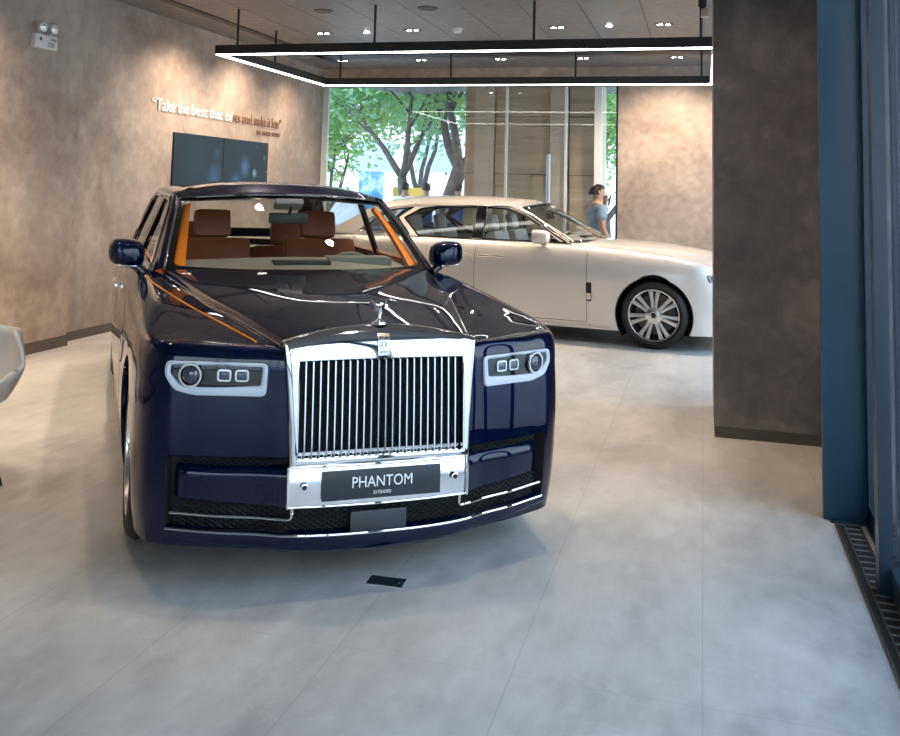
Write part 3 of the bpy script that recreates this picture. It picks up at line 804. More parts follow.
# chrome number band and plate
mb = MB(); loops = []
for z, o in ((.338, .05), (.338, -.004), (.344, -.012), (.42, -.014), (.492, -.012), (.499, -.006), (.500, .03)):
    loops.append([(x, .004+.028*(abs(x)/.385)**2+o, z) for x in frange(-.382, .382, .0382)])
M_band = mat('brushed_band', (.78, .78, .80), .22, 1.0)
band = mb.loft(loops, closed=False).build('plate_band', M_band, car, angle=50)
MB().tube([(x, -.012+.028*(abs(x)/.385)**2, .5) for x in frange(-.382, .382, .05)], .006, 8).tube([(x, -.008+.028*(abs(x)/.385)**2, .342) for x in frange(-.376, .376, .05)], .005, 8).build('band_edge', M_chrome, band)
for s in (1, -1): MB().tube([(s*.383, .012, .34), (s*.385, .012, .5)], .007, 8).build('band_end', M_chrome, band)
pl = MB().box((0, -.014, .424), (.504, .010, .116), bev=.002).build('number_plate', M_plate, car)
PM = Matrix.Translation((0, -.0195, .424)) @ Matrix.Rotation(PI/2, 4, 'X')
def put_text(s, size, x, z, parent, m, width=None, y=-.0200):
    M = Matrix.Translation((x, y, z)) @ Matrix.Rotation(PI/2, 4, 'X')
    return text_mesh(s, size, .0006, 'plate_lettering', m, parent, M, 'CENTER', width)
put_text('PHANTOM', .062, 0, .412, pl, M_ink, .255)
put_text('EXTENDED', .018, 0, .383, pl, M_ink, .075)
for s in (1, -1):
    MB().lathe([(0, .006), (.008, .006), (.011, .003), (.013, 0)], 20, 'Y', c=(s*.322, -.004, .424)).build('band_screw', M_black, band)
    MB().lathe([(.010, .007), (.014, .006), (.015, 0)], 20, 'Y', c=(s*.322, -.004, .424)).build('screw_ring', M_chrome, band)
# badge on shell
def shell_t(z): return fz(z)+interp((z-.91)/.136, [0, .06, .35, .7, .93, 1], [0, -.010, -.012, -.010, -.002, .012])
lo = []
for k in range(9):
    z = .928+.086*k/8; w = .024+.003*k/8; y = shell_t(z)-.0030
    lo.append([(-w, y+.004, z), (-w, y, z), (-w*.5, y-.0004, z), (w*.5, y-.0004, z), (w, y, z), (w, y+.004, z)])
bg_ = MB().loft(lo, True, True, True).build('badge', M_band, gs)
for s_, sz, z, wd in (('ROLLS', .014, .9985, .034), ('RR', .036, .958, .036), ('ROYCE', .014, .937, .034)):
    sl = math.atan2(.03, shell_t(z+.02)-shell_t(z-.01))
    text_mesh(s_, sz, .0006, 'badge_lettering', M_plate, bg_, Matrix.Translation((0, shell_t(z)-.0048, z)) @ Matrix.Rotation(sl, 4, 'X'), 'CENTER', wd)
MB().tube([(x, shell_t(z)-.0034, z) for x, z in ((-.022, .931), (.022, .931), (.0235, .97), (.025, 1.011), (-.025, 1.011), (-.0235, .97))], .0012, 5, closed=True).build('badge_edge', M_plate, bg_)
# winged figure
fg = MB().lathe([(.034, 0), (.032, .008), (.020, .012), (.012, .018), (.009, .024)], 24, c=(0, .105, 1.046)).build('mascot', M_chrome, car)
mb = MB().tube([(0, .105, 1.066), (0, .104, 1.078), (0, .099, 1.092), (0, .093, 1.106), (0, .088, 1.116)], [.010, .007, .011, .010, .005], 10)
mb.lathe([(0, .010), (.005, .008), (.006, .003), (.004, -.002), (0, -.004)], 12, c=(0, .084, 1.122))
mb.build('figure', M_chrome, fg)
for s in (1, -1):
    mb = MB(); lo = []
    for f, w, dx, dz, dy in ((0, .016, .004, 1.106, .096), (.4, .026, .018, 1.118, .104), (.75, .024, .030, 1.130, .116), (1, .008, .038, 1.142, .126)):
        lo.append([(s*dx, dy, dz+w*.5), (s*(dx+.003), dy+.005, dz), (s*dx, dy+.007, dz-w*.7), (s*(dx-.003), dy+.002, dz)])
    mb.loft(lo, True, True, True).build('wing', M_chrome, fg)

# headlights
hl = rpoly([(.478, .768), (.755, .766), (.832, .784), (.871, .842), (.866, .898), (.474, .898)], .022, 5)
inn2 = rpoly([(.500, .812), (.735, .800), (.808, .806), (.848, .850), (.847, .884), (.494, .884)], .011, 5)
for s in (1, -1):
    hd = uvmesh('headlight', frange(.46, .88, .02), frange(.75, .91, .015), lambda x, z: S.front(x, z, .003), M_gloss, car, clip=hl, sides=(s,))
    mb = MB(); lp = []
    for k, o in ((0, .0), (.08, .010), (.5, .014), (.92, .010), (1, .001)):
        lp.append(mir([S.front(a[0]+(b[0]-a[0])*k, a[1]+(b[1]-a[1])*k, o) for a, b in zip(hl, inn2)], s))
    mb.loft(lp).build('light_frame', M_drl, hd)
    # lenses
    c = S.front(.765, .846, .0); nrm = Vector((S.nx[0], 0, 0))
    def lens(cx, cz, r, name='projector_lens'):
        p = S.front(cx, cz, .010); q = S.front(cx+.01, cz, .010); tg = (q-p).normalized(); n_ = Vector((tg.y, -tg.x, 0)); 
        if n_.y > 0: n_ = -n_
        ring = MB(); up = Vector((0, 0, 1))
        def P(a, rr, h): w = p+tg*(rr*math.cos(a))+up*(rr*math.sin(a))+n_*h; return (w.x*s, w.y, w.z)
        A = [2*PI*k/32 for k in range(32)]
        ring.loft([[P(a, r*1.12, .002) for a in A], [P(a, r*1.1, .010) for a in A], [P(a, r*.92, .010) for a in A], [P(a, r*.88, .001) for a in A]]).build('lens_ring', M_satin, hd)
        dm = MB(); dm.loft([[P(a, r*.78*math.cos(f*PI/2), .002+r*.30*math.sin(f*PI/2)) for a in A] for f in (0, .25, .5, .75, .97)], cap1=True).build(name, mat('lens_glass', (.05, .06, .08), .03, .2, **{'Coat Weight': 1.0}), hd)
    lens(.768, .846, .044)
    for cx in (.572, .640):
        r4 = rrect(cx-.026, cx+.028, .826, .872, .012)
        i4 = offset_poly(r4, .007)
        MB().loft([mir([S.front(x, z, .002) for x, z in r4], s), mir([S.front(x, z, .010) for x, z in r4], s), mir([S.front(x, z, .010) for x, z in i4], s), mir([S.front(x, z, .003) for x, z in i4], s)]).build('lamp_module', M_satin, hd)
        MB().loft([mir([S.front(x, z, .004) for x, z in i4], s), mir([S.front(cx+.001+(x-cx)*.5, .849+(z-.849)*.5, .008) for x, z in i4], s)], cap1=True).build('module_lens', mat('module_glass', (.08, .10, .14), .05, .3, **{'Coat Weight': 1.0}), hd)
# hood edge chrome strips, coachline, scuttle details
for s in (1, -1):
    MB().tube(mir([hoodP(.992, b)+Vector((.002, 0, -.001)) for b in frange(0.0, .97, .03)], s), .0045, 6).build('hood_trim', M_chrome, car)
def on_top(S, x, t):
    v0, v1 = 1.0, 2.0
    def pt(v):
        a, b = 0.0, S.umax*.5
        for _ in range(30):
            m = (a+b)/2
            if S.at(m, v).y < t: a = m
            else: b = m
        return S.at((a+b)/2, v)
    for _ in range(24):
        m = (v0+v1)/2
        if pt(m).x > x: v0 = m
        else: v1 = m
    return pt(m)
cl_x = smooth_tab([.2, .5, .9, 1.3, 1.68], [.505, .605, .725, .825, .905])
for s in (-1,): MB().tube(mir([on_top(S, cl_x(t), t)+Vector((0, 0, .0012)) for t in frange(.2, 1.68, .06)], s), .0040, 6).build('coachline', mat('coachline_orange', (1.0, .36, .02), .4), car)
# mirrors
for s in (1, -1):
    mb = MB(); lo = []
    for f, (yy, rx, rz) in enumerate(((1.86, .045, .035), (1.875, .080, .058), (1.91, .098, .070), (1.97, .102, .074), (2.01, .100, .072))):
        lo.append([(s*(.985+rx*math.copysign(abs(math.cos(a))**.7, math.cos(a))), yy+.0, 1.208+1.12*rz*math.copysign(abs(math.sin(a))**.7, math.sin(a))+.012*math.cos(a)) for a in [2*PI*k/28 for k in range(28)]])
    mm = mb.loft(lo, True, True, True).build('wing_mirror', M_paint, car)
    MB().tube([(s*.95, 1.94, 1.15), (s*.89, 1.93, 1.10), (s*.85, 1.93, 1.09)], [.03, .026, .03], 10).build('mirror_stalk', M_gloss, mm)
    MB().tube([(s*1.05, 1.885, 1.150), (s*.93, 1.88, 1.140)], .005, 6).build('mirror_trim', M_chrome, mm)
# interior orange trims beside the windscreen
for s in (1, -1):
    mb = MB(); lo = []
    for b in frange(.07, .93, .04):
        w = .085*(1-.35*b); lo.append(mir([wsP(.945, b, -.03), wsP(.945-w*.3/.8, b, -.022), wsP(.945-w, b, -.026), wsP(.945-w, b, -.06)], s))
    mb.loft(lo, closed=False).build('pillar_trim', M_orange, car)
# flank details
for s in (1, -1):
    MB().tube(mir([S.side(t, .93, .020) for t in frange(2.80, 3.05, .05)], s), .011, 8).tube(mir([S.side(t, .93, .020) for t in frange(3.14, 3.39, .05)], s), .011, 8).build('door_handle', M_chrome, car)
    MB().tube(mir([S.side(t, z, .004) for t, z in ((1.42, .80), (1.58, .80), (1.58, .66), (1.48, .70), (1.42, .80))], s), .006, 6).build('fender_vent', M_chrome, car)
    MB().box((s*.992, 1.20, .72), (.012, .12, .028), bev=.004).build('side_marker', M_drl, car)

# ------------------------------------------------------------------ the pearl silver saloon behind
G_RZ = math.radians(83)
gcar = thing('luxury_saloon', 'pearl silver luxury saloon parked side-on near the far window', 'car', (.48929, 11.35689, 0), G_RZ)
planG = [(0, 0), (.2, .002), (.40, .02), (.58, .07), (.74, .155), (.84, .26), (.915, .42), (.955, .62), (.978, .9), (.988, 1.6), (.992, 2.8), (.985, 3.9), (.965, 4.5), (.90, 5.05), (.75, 5.36), (.4, 5.51), (.2, 5.54), (0, 5.55)]
HG = ([.10, .3, .9, 1.4, 1.85, 2.3, 3.5, 4.4, 5.0, 5.5], [.40, .50, .62, .72, .81, .852, .84, .80, .66, .5], [.93, .955, 1.02, 1.05, 1.062, 1.06, 1.06, 1.05, 1.02, .95])
def tauG(u): return interp(u, [.0, .38, .60, .80, 1.05, 1.5, SG.umax-.9, SG.umax], [.10, .12, .18, .30, .58, 1.5-SG.ref, 5.0, 5.4])
SG = Shell(planG, .62, .165, .72, ([.13, .165, .3, .5, .65, .72, 1], [.05, .045, .03, .012, .002, .0, .02]),
           ([0, .15, .3, .6, .9, 1.4, 1.8, 2.5, 4.2, 5.0, 5.6], [.86, .875, .90, .955, .995, 1.03, 1.045, 1.05, 1.05, 1.02, .92]),
           lambda t: interp(t, [0, .3, .9, 5.5], [.08, .10, .14, .14]), lambda t: interp(t, [0, .3, .9, 6], [2.8, 2.5, 2.2, 2.2]), HG, tauG, 0.0)
wgF = rpoly([(1.86, 1.065), (2.86, 1.065), (2.86, 1.425), (2.60, 1.415), (2.36, 1.335)], .02)
wgR = rpoly([(2.98, 1.065), (3.66, 1.065), (3.90, 1.27), (3.70, 1.385), (3.50, 1.415), (2.98, 1.425)], .02)
wgQ = rpoly([(3.78, 1.075), (4.42, 1.11), (4.30, 1.24), (4.08, 1.36), (3.80, 1.40), (3.98, 1.27)], .015)
cfgG = dict(shell=SG, u0x=.0, tref=.62, axles=(.885, 4.18), axz=.345, archr=.41, holes=[], length=5.55, R=.354, ww=.245, rim=.272, trackx=.955,
    hood=(.12, 1.74), hood_lip=.004, hood_exp=2.0, hood_nose=lambda a: .0, hood_tail=lambda a: -.14*(1-a*a), hood_bulge=lambda t: interp(t, [.1, .6, 1.72], [.015, .03, .03]),
    seams=[('door_seam', [[(1.60, z) for z in frange(.235, 1.03, .06)], [(2.90, z) for z in frange(.235, 1.04, .06)], [(t, .235) for t in frange(1.60, 3.8, .15)]], .004, mat('seam_brown', (.12, .10, .09), .6))],
    green=dict(x0=.865, z0=1.05, slope=.50, taper=.012, tm=3.0, rail=([2.4, 2.55, 2.8, 3.2, 3.6, 3.9, 4.3], [1.435, 1.452, 1.468, 1.474, 1.462, 1.442, 1.40]), tA0=1.90, tA1=2.52, tR1=4.15, tR0=4.95,
        windows=[wgF, wgR, wgQ], bpost=(2.865, 2.975), chrome=rpoly([(1.80, 1.052), (3.76, 1.052), (4.46, 1.09), (4.34, 1.25), (4.10, 1.385), (3.80, 1.425), (3.50, 1.437), (2.60, 1.437), (2.33, 1.350)], .02),
        ws=((.775, 1.86, 1.075), (1.56, 1.065), (.655, 2.47, 1.43), (2.34, 1.478)), pill=.012, trim=M_paint2, wsbow=.012,
        roof=([2.2, 2.5, 2.9, 3.4, 3.9, 4.3], [1.46, 1.525, 1.55, 1.550, 1.525, 1.475]), troof=4.25, tdeck=4.90),
    cabin=dict(t0=1.7, t1=4.5, seat=M_pale, lining=M_pale, dash=M_dash, dash2=M_dash, tf=2.50, tr=3.50, zf=.50, zrear=.46, wheelx=.36, zroof=1.47, th0=2.5, th1=4.0, head=M_pale))
SGs, bodyG, hoodG, wsG, sheetG = build_car(gcar, cfgG, M_paint2)
for s in (1, -1):
    for a, b_ in ((2.56, 2.84), (2.94, 3.22)):
        MB().tube(mir([SG.side(t, .872, .014+.022*math.sin(PI*(t-a)/(b_-a))) for t in frange(a, b_, .035)], s), .014, 8).build('door_handle', M_chrome, gcar)
    fv = MB().add(mir([SG.side(t, z, .004) for t, z in ((1.545, .46), (1.605, .46), (1.605, .66), (1.545, .66))], s), [(0, 1, 2, 3)]).build('fender_badge', M_dark, gcar)
    MB().add(mir([SG.side(t, z, .008) for t, z in ((1.55, .475), (1.60, .475), (1.60, .545), (1.55, .545))], s), [(0, 1, 2, 3)]).build('badge_plate', M_satin, fv)
    MB().tube(mir([SG.side(t, .20, .004) for t in frange(1.33, 3.7, .1)], s), .012, 6).build('sill_trim', M_paint2, gcar)
    mb = MB(); lo = []
    for yy, rx, rz in ((2.02, .04, .03), (2.035, .072, .060), (2.08, .088, .075), (2.15, .092, .080), (2.20, .088, .076)):
        lo.append([(s*(.99+rx*math.copysign(abs(math.cos(a))**.75, math.cos(a))), yy, 1.125+rz*math.copysign(abs(math.sin(a))**.75, math.sin(a))) for a in [2*PI*k/24 for k in range(24)]])
    mm = mb.loft(lo, True, True, True).build('wing_mirror', M_paint2, gcar)
    MB().tube([(s*.97, 2.12, 1.06), (s*.88, 2.10, 1.05)], .022, 8).build('mirror_stalk', M_gloss, mm)
    hdG = uvmesh('headlight', frange(.55, .93, .02), frange(.70, .84, .02), lambda x, z: SG.front(x, z, .004), M_gloss, gcar, clip=rpoly([(.60, .715), (.88, .725), (.89, .80), (.60, .81)], .015), sides=(s,))
    o = rpoly([(.61, .725), (.87, .735), (.88, .79), (.61, .80)], .01); MB().tube(mir([SG.front(x, z, .006) for x, z in o], s), .005, 6, closed=True).build('light_frame', M_drl, hdG)
# its front grille
g1 = rpoly([(.005, .40), (.40, .40), (.43, .885), (.005, .905)], .02)
mb = MB()
ig = [(-.40, .42), (.40, .42), (.42, .88), (-.42, .88)]
mb.tube([(x, SG.front(abs(x), min(z, .84), .0).y-.012, z) for x, z in rpoly(ig, .02)], .018, 8, closed=True)
gg = mb.build('grille_frame', M_chrome, gcar)
mb = MB()
for k in range(19):
    x = -.37+.74*k/18; mb.tube([(x, SG.front(abs(x), .5, 0).y-.012, .43), (x, SG.front(abs(x), .5, 0).y-.010, .87)], .006, 6)
mb.build('grille_vanes', M_vane, gg)
MB().add([(x, SG.front(abs(x), .5, 0).y-.004, z) for x, z in ig], [(0, 1, 2, 3)]).build('grille_back', M_dark, gg)
MB().add([(x, SG.front(abs(x), .3, 0).y-.006, z) for x, z in ((-.62, .22), (.62, .22), (.60, .33), (-.60, .33))], [(0, 1, 2, 3)]).build('lower_grille', M_dark, gcar)
MB().lathe([(.03, 0), (.02, .012), (.008, .03), (.012, .06), (.004, .09), (0, .10)], 14, c=(0, .13, .945)).build('mascot', M_chrome, gcar)

# ------------------------------------------------------------------ ceiling things
lx0, lx1, ly0, ly1, lz = -5.22, .115, 9.55, 12.70, 3.055
lamp = thing('pendant_lamp', 'long black rectangular pendant lamp frame with white light strips, hung from ceiling rods', 'lamp', ((lx0+lx1)/2, (ly0+ly1)/2, CZ))
mx, my = (lx0+lx1)/2, (ly0+ly1)/2
def rel(p): return (p[0]-mx, p[1]-my, p[2]-CZ)
w = .07
for a, b_ in (((lx0, ly0), (lx1, ly0)), ((lx0, ly1), (lx1, ly1)), ((lx0, ly0), (lx0, ly1)), ((lx1, ly0), (lx1, ly1))):
    c = ((a[0]+b_[0])/2, (a[1]+b_[1])/2, lz+.055); horiz = a[1] == b_[1]
    size = (abs(b_[0]-a[0])+(w if horiz else 0), w, .10) if horiz else (w, abs(b_[1]-a[1])-w, .10)
    MB().box(rel(c), size).build('bar', M_black, lamp, smooth=False)
    s2 = (size[0]-(.012 if horiz else -.05), w-.014, .012) if horiz else (w-.014, size[1]+.05, .012)
    MB().box(rel((c[0], c[1], lz+.001)), s2).build('light_strip', M_led, lamp, smooth=False)
for x, y in ((-5.0, ly0), (-3.38, ly0), (-1.66, ly0), (-.02, ly0), (-5.0, ly1), (-3.36, ly1), (-1.64, ly1), (-.02, ly1), (lx0, 11.0), (lx1, 11.0)):
    MB().tube([rel((x, y, lz+.10)), rel((x, y, CZ-.002))], .014, 10).build('rod', M_black, lamp)

def downlight(x, y, label, lit=True, power=0, tgt=None):
    t = thing('ceiling_downlight', label, 'downlight', (x, y, CZ), 0, 'recessed twin downlights')
    mb = MB().box((0, 0, -.002), (.20, .12, .006)); mb.build('frame', M_black, t, smooth=False)
    for dx in (-.045, .045):
        c = MB().lathe([(.036, -.006), (.034, -.009), (.030, -.006)], 20, c=(dx, 0, 0)).build('lamp_ring', M_black, t)
        MB().lathe([(0, -.0075), (.030, -.0075)], 20, c=(dx, 0, 0)).build('lamp_lens', M_spot, c)
    return t
proto = None
ORD = ['leftmost', 'second from left', 'third from left', 'fourth from left', 'rightmost']
def copy_tree(o, parent=None):
    c = o.copy(); COL.objects.link(c)
    if parent: c.parent = parent
    for ch in [q for q in o.children]: copy_tree(ch, c)
    return c
rows = [('seen above the front bar of the lamp frame', [(-4.67, 11.24), (-3.45, 11.15), (-1.66, 11.15), (-.43, 11.10)]),
        ('seen between the two long lamp bars', [(-5.40, 13.80), (-4.12, 13.80), (-2.89, 13.80), (-1.67, 13.80), (-.35, 13.80)]),
        ('above the dark blue car', [(-4.6, 4.2), (-3.4, 4.2), (-2.2, 4.2), (-1.0, 4.2)]), ('over the bonnet of the dark blue car', [(-4.6, 6.9), (-3.4, 6.9), (-2.2, 6.9), (-1.0, 6.9)]),
        ]
for desc, pts in rows:
    for i, (x, y) in enumerate(pts):
        nm = ORD[i] if i < len(pts)-1 else 'rightmost'
        lb = 'twin recessed downlight %s, %s' % (desc, nm)
        if proto is None: proto = o = downlight(x, y, lb)
        else:
            o = copy_tree(proto); o.location = (x, y, CZ)
        o['label'] = lb
        if y < 12:
            light('downlight_beam', 'SPOT', (x, y, CZ-.05), 205 if y > 5 else 70, WARM, (x, y, 0), spot_size=math.radians(86 if y > 5 else 64), spot_blend=.7, shadow_soft_size=.05)
# wall washers: pools of light on the plaster
for x, y, tx, ty, tz, e_, sz in ((-5.0, 6.0, -6.02, 6.0, 1.2, 190, 120), (-5.32, 10.1, -6.15, 10.2, .7, 105, 128), (-5.32, 11.7, -6.15, 11.8, .7, 105, 128), (-5.32, 13.3, -6.15, 13.4, 1.0, 80, 115), (-.40, 13.6, -.40, 14.8, 1.2, 200, 115), (.2, 5.0, .45, 6.96, .4, 25, 90), (-5.0, 3.0, -6.0, 3.0, 1.2, 150, 110)):
    light('wall_spot', 'SPOT', (x, y, CZ-.1), e_*1.6, (1, .76, .56), (tx, ty, tz), spot_size=math.radians(sz), spot_blend=1.0, shadow_soft_size=.04)
for lb, x, y in (('small round white ceiling lamp between two twin downlights, left', -4.08, 11.23), ('small round white ceiling lamp between two twin downlights, right', -1.05, 11.12)):
    t = thing('ceiling_point_light', lb, 'downlight', (x, y, CZ)); MB().lathe([(0, -.012), (.03, -.012), (.034, -.006), (.036, 0)], 20).build('lens', M_spot, t); MB().lathe([(.036, -.006), (.048, -.003), (.05, 0)], 20).build('ring', M_white, t)
for lb, x, y in (('round grey ceiling speaker, left of the pair near the front ceiling', -4.08, 9.78), ('round grey ceiling speaker, right of the pair near the front ceiling', -2.87, 9.78)):
    t = thing('ceiling_speaker', lb, 'speaker', (x, y, CZ), 0, 'ceiling speakers'); MB().lathe([(0, -.006), (.09, -.006), (.095, -.004)], 32).build('speaker_cloth', M_base, t); MB().lathe([(.095, -.009), (.11, -.006), (.112, 0)], 32).build('ring', mat('dim_ring', (.08, .075, .07), .5), t)
t = thing('smoke_detector', 'round cream smoke detector on the ceiling, above the lamp frame', 'smoke detector', (-2.87, 11.1, CZ))
MB().lathe([(0, -.055), (.045, -.052), (.055, -.04), (.058, -.02)], 28).build('sensor_head', M_white, t); MB().lathe([(.058, -.02), (.07, -.018), (.072, 0)], 28).build('base', M_white, t)
t = thing('ceiling_spotlight', 'small black and cream spotlight hung beside the dark column, top of picture', 'spotlight', (-.005, 8.9, CZ))
MB().box((0, 0, -.07), (.05, .05, .14)).build('bracket', M_black, t); MB().lathe([(0, 0), (.035, 0), (.04, -.10), (.03, -.11)], 18, c=(0, 0, -.13)).build('head', M_black, t); MB().box((.02, 0, -.29), (.07, .07, .08), bev=.01).build('sensor_box', mat('cream_box', (.55, .42, .33), .5), t)

# ------------------------------------------------------------------ left wall things
em = thing('emergency_light', 'white twin-head emergency light box mounted high on the left wall', 'emergency light', (-6.0, 7.56, 2.90))
MB().box((.03, 0, 0), (.06, .31, .13), bev=.008).build('box', M_white, em)
for dy in (-.08, .075):
    h = MB().lathe([(0, -.02), (.04, -.02), (.052, .01), (.055, .03)], 24, 'X', c=(.05, dy, .135)).build('lamp_head', M_white, em)
    MB().lathe([(0, .042), (.03, .038), (.05, .03)], 24, 'X', c=(.05, dy, .135)).build('lens', mat('lamp_lens_clear', (.75, .75, .72), .1, .3), h)
    MB().tube([(.03, dy, .06), (.035, dy, .10)], .012, 8).build('neck', M_white, h)
MB().box((.061, -.09, .02), (.002, .03, .03)).build('indicator', M_base, em); 
mb = MB()
for k in range(5): mb.box((.061, .02+.02*k, -.02), (.002, .012, .05))
mb.build('printed_mark', mat('grey_print', (.35, .34, .33), .6), em)
MB().box((.061, .09, .03), (.002, .08, .022)).build('name_strip', mat('grey_print_dark', (.25, .25, .24), .6), em)
def screen_mat(name, blobs):
    m = mat(name, (.012, .02, .028), .5); L = m.node_tree.links; b = m.node_tree.nodes['Principled BSDF']; b.inputs['Specular IOR Level'].default_value = .15
    tc = N(m, 'ShaderNodeTexCoord'); prev = None
    for (y, z, r, col, st) in blobs:
        d = N(m, 'ShaderNodeVectorMath', operation='DISTANCE'); d.inputs[1].default_value = (.0, y, z); L.new(tc.outputs['Object'], d.inputs[0])
        mr = N(m, 'ShaderNodeMapRange', interpolation_type='SMOOTHERSTEP'); mr.inputs[1].default_value = 0; mr.inputs[2].default_value = r; mr.inputs[3].default_value = st; mr.inputs[4].default_value = 0; L.new(d.outputs['Value'], mr.inputs[0])
        mx = N(m, 'ShaderNodeMix', data_type='RGBA', blend_type='MIX'); L.new(mr.outputs[0], mx.inputs[0])
        if prev is None: mx.inputs[6].default_value = (.026, .040, .054, 1)
        else: L.new(prev.outputs[2], mx.inputs[6])
        mx.inputs[7].default_value = (*col, 1); prev = mx
    L.new(prev.outputs[2], b.inputs['Emission Color']); b.inputs['Emission Strength'].default_value = .45
    return m
blue = (.12, .30, .55)
for i, (y0, y1, lb, bl) in enumerate(((10.21, 11.45, 'dark wall display panel under the wall quote, left of the pair', [(.40, -.15, .28, blue, .5), (.45, .15, .12, blue, .3), (-.1, 0, .5, (.05, .09, .12), .5)]),
                                (11.46, 12.81, 'dark wall display panel with blue light dots, right of the pair', [(-.05, 0.0, .22, blue, .8), (.25, -.08, .10, (.5, .75, .95), .9), (-.30, -.25, .25, blue, .8), (.55, .15, .06, (.4, .6, .7), .7), (.62, -.05, .05, (.5, .7, .8), .8), (.3, .3, .05, (.2, .4, .5), .6), (.1, -.25, .06, (.4, .6, .8), .7)]))):
    t = thing('wall_display', lb, 'screen', (LX, (y0+y1)/2, 1.85), 0, 'paired wall display panels')
    MB().box((.012, 0, -.02), (.024, y1-y0, .78)).build('casing', M_black, t, smooth=False)
    MB().box((.0245, 0, -.02), (.002, y1-y0-.012, .77)).build('screen', screen_mat('display_picture', bl), t, smooth=False)
# wall quote
M_lbright = mat('letter_bright_reflection', (.95, .95, .94), .3); M_ldim = mat('letter_dim_reflection', (.25, .135, .09), .5)  # same polished letters: bright window reflection painted white, dim reflection painted brown
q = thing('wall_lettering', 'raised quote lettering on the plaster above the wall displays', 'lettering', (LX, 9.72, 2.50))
def wall_text(s, y, z, size, m, parent, width=None, nm='word'):
    M = Matrix.Translation((.014, y, z)) @ Matrix.Rotation(PI/2, 4, 'Z') @ Matrix.Rotation(PI/2, 4, 'X')
    return text_mesh(s, size, .006, nm, m, parent, M, 'LEFT', width)
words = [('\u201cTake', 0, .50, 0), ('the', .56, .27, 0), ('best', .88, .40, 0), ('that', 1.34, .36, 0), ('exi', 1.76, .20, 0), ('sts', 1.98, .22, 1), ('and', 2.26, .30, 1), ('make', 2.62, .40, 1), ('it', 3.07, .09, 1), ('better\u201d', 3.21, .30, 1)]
for s_, y, wd, k in words: wall_text(s_, y-.02, -.045, .205, M_ldim if k else M_lbright, q, wd*.98)
for s_, y, wd in (('SIR', 2.70, .15), ('HENRY', 2.89, .27), ('ROYCE', 3.20, .28)): wall_text(s_, y, -.17, .085, M_ldim, q, wd, 'signature')

# ------------------------------------------------------------------ chair at the left edge
M_shell = mat('white_shell', (.62, .60, .58), .35)
ch = thing('shell_chair', 'white moulded shell chair cut off by the left picture edge', 'chair', (-3.80, 4.33, 0), math.radians(-25))
ch.scale = (.95, .95, .93)
def shell(a, b):
    # a across -1..1, b from seat front (0) over the seat to the top of the back (1)
    if b < .5: f = b/.5; y = -.24+.44*f; z = .45-.03*math.sin(PI*f*.9)
    else: f = (b-.5)/.5; y = .20+.10*f+.04*math.sin(PI*f); z = .45+.40*f**1.1
    wd = .25+.03*math.sin(PI*b)-.07*max(0, (b-.75)/.25)**2
    lift = abs(a)**2.6*(.05+.17*math.exp(-((b-.50)/.24)**2))
    fw = -abs(a)**2*.16*max(0, (b-.4)/.6)*(1-.3*b)
    return Vector((a*wd, y+fw, z+lift*(1-.6*max(0, min(1, (b-.45)/.4)))))
sh = uvmesh('seat_shell', frange(-1, 1, .1), frange(0, 1, .05), shell, M_shell, ch)
md = sh.modifiers.new('thickness', 'SOLIDIFY'); md.thickness = .022; md.offset = 0
for sx, sy in ((1, 1), (1, -1), (-1, 1), (-1, -1)):
    MB().tube([(sx*.06, sy*.06, .41), (sx*.15, sy*.15, .12), (sx*.18, sy*.18, .0)], [.014, .012, .010], 10).build('leg', M_black, ch)
MB().lathe([(0, .43), (.10, .43), (.11, .415), (.05, .40), (0, .40)], 24).build('seat_mount', M_black, ch)

# ------------------------------------------------------------------ beyond the window
M_street = mottled('pavement', [(.3, (.42, .41, .40)), (.7, (.60, .59, .57))], scale=.6, rough=(.7, .9))
struct(box_obj('ground_outside', (-60, -40, -.30), (60, 90, -.11), M_street))
struct(box_obj('pavement', (-16, 15.06, -.11), (9, 21.5, -.02), M_street))
def travertine():
    m = mottled('travertine', [(.3, (.42, .32, .22)), (.7, (.70, .58, .44)), (.5, (.57, .46, .34))], scale=1.0, rough=(.4, .6), bump=.002, stretch=(.5, .5, 5), scale2=4)
    return m
M_trav = travertine(); M_trav2 = mottled('pale_travertine', [(.3, (.60, .48, .38)), (.7, (.78, .67, .55))], scale=1.2, rough=(.4, .6), bump=.002, stretch=(.6, .6, 3))
st = thing('stone_pier', 'large travertine clad pier standing just outside the far window', 'pier', (-2.8, 16.0, 0))
def pier(nm, x0, x1, y0, y1, m): return MB().box(((x0+x1)/2+2.8, (y0+y1)/2-16.0, 2.9), (x1-x0, y1-y0, 5.9)).build(nm, m, st, smooth=False)
pier('core', -3.88, -1.66, 15.72, 17.2, M_trav)
pier('pilaster', -3.68, -3.35, 15.55, 15.73, M_trav2); pier('front_slab', -3.33, -2.42, 15.62, 15.73, M_trav); pier('pilaster', -2.40, -2.12, 15.50, 15.73, M_trav2); pier('side_slab', -2.10, -1.66, 15.62, 15.73, M_trav)
mb = MB()
for z in (.9, 1.9, 2.85, 3.8): mb.box((0, -.385, z), (2.22, .015, .008))
mb.build('stone_joint', M_base, st, smooth=False)
t = thing('pull_handle', 'tall brushed steel pull handle in front of the stone pier', 'handle', (-2.39, 15.30, 0))
MB().tube([(0, 0, 1.35), (0, 0, 2.22)], .035, 14).build('grip', mat('brushed_steel', (.6, .62, .68), .3, .7), t)
for z in (1.5, 2.07): MB().tube([(0, 0, z), (0, .2, z)], .015, 8).build('standoff', M_satin, t)
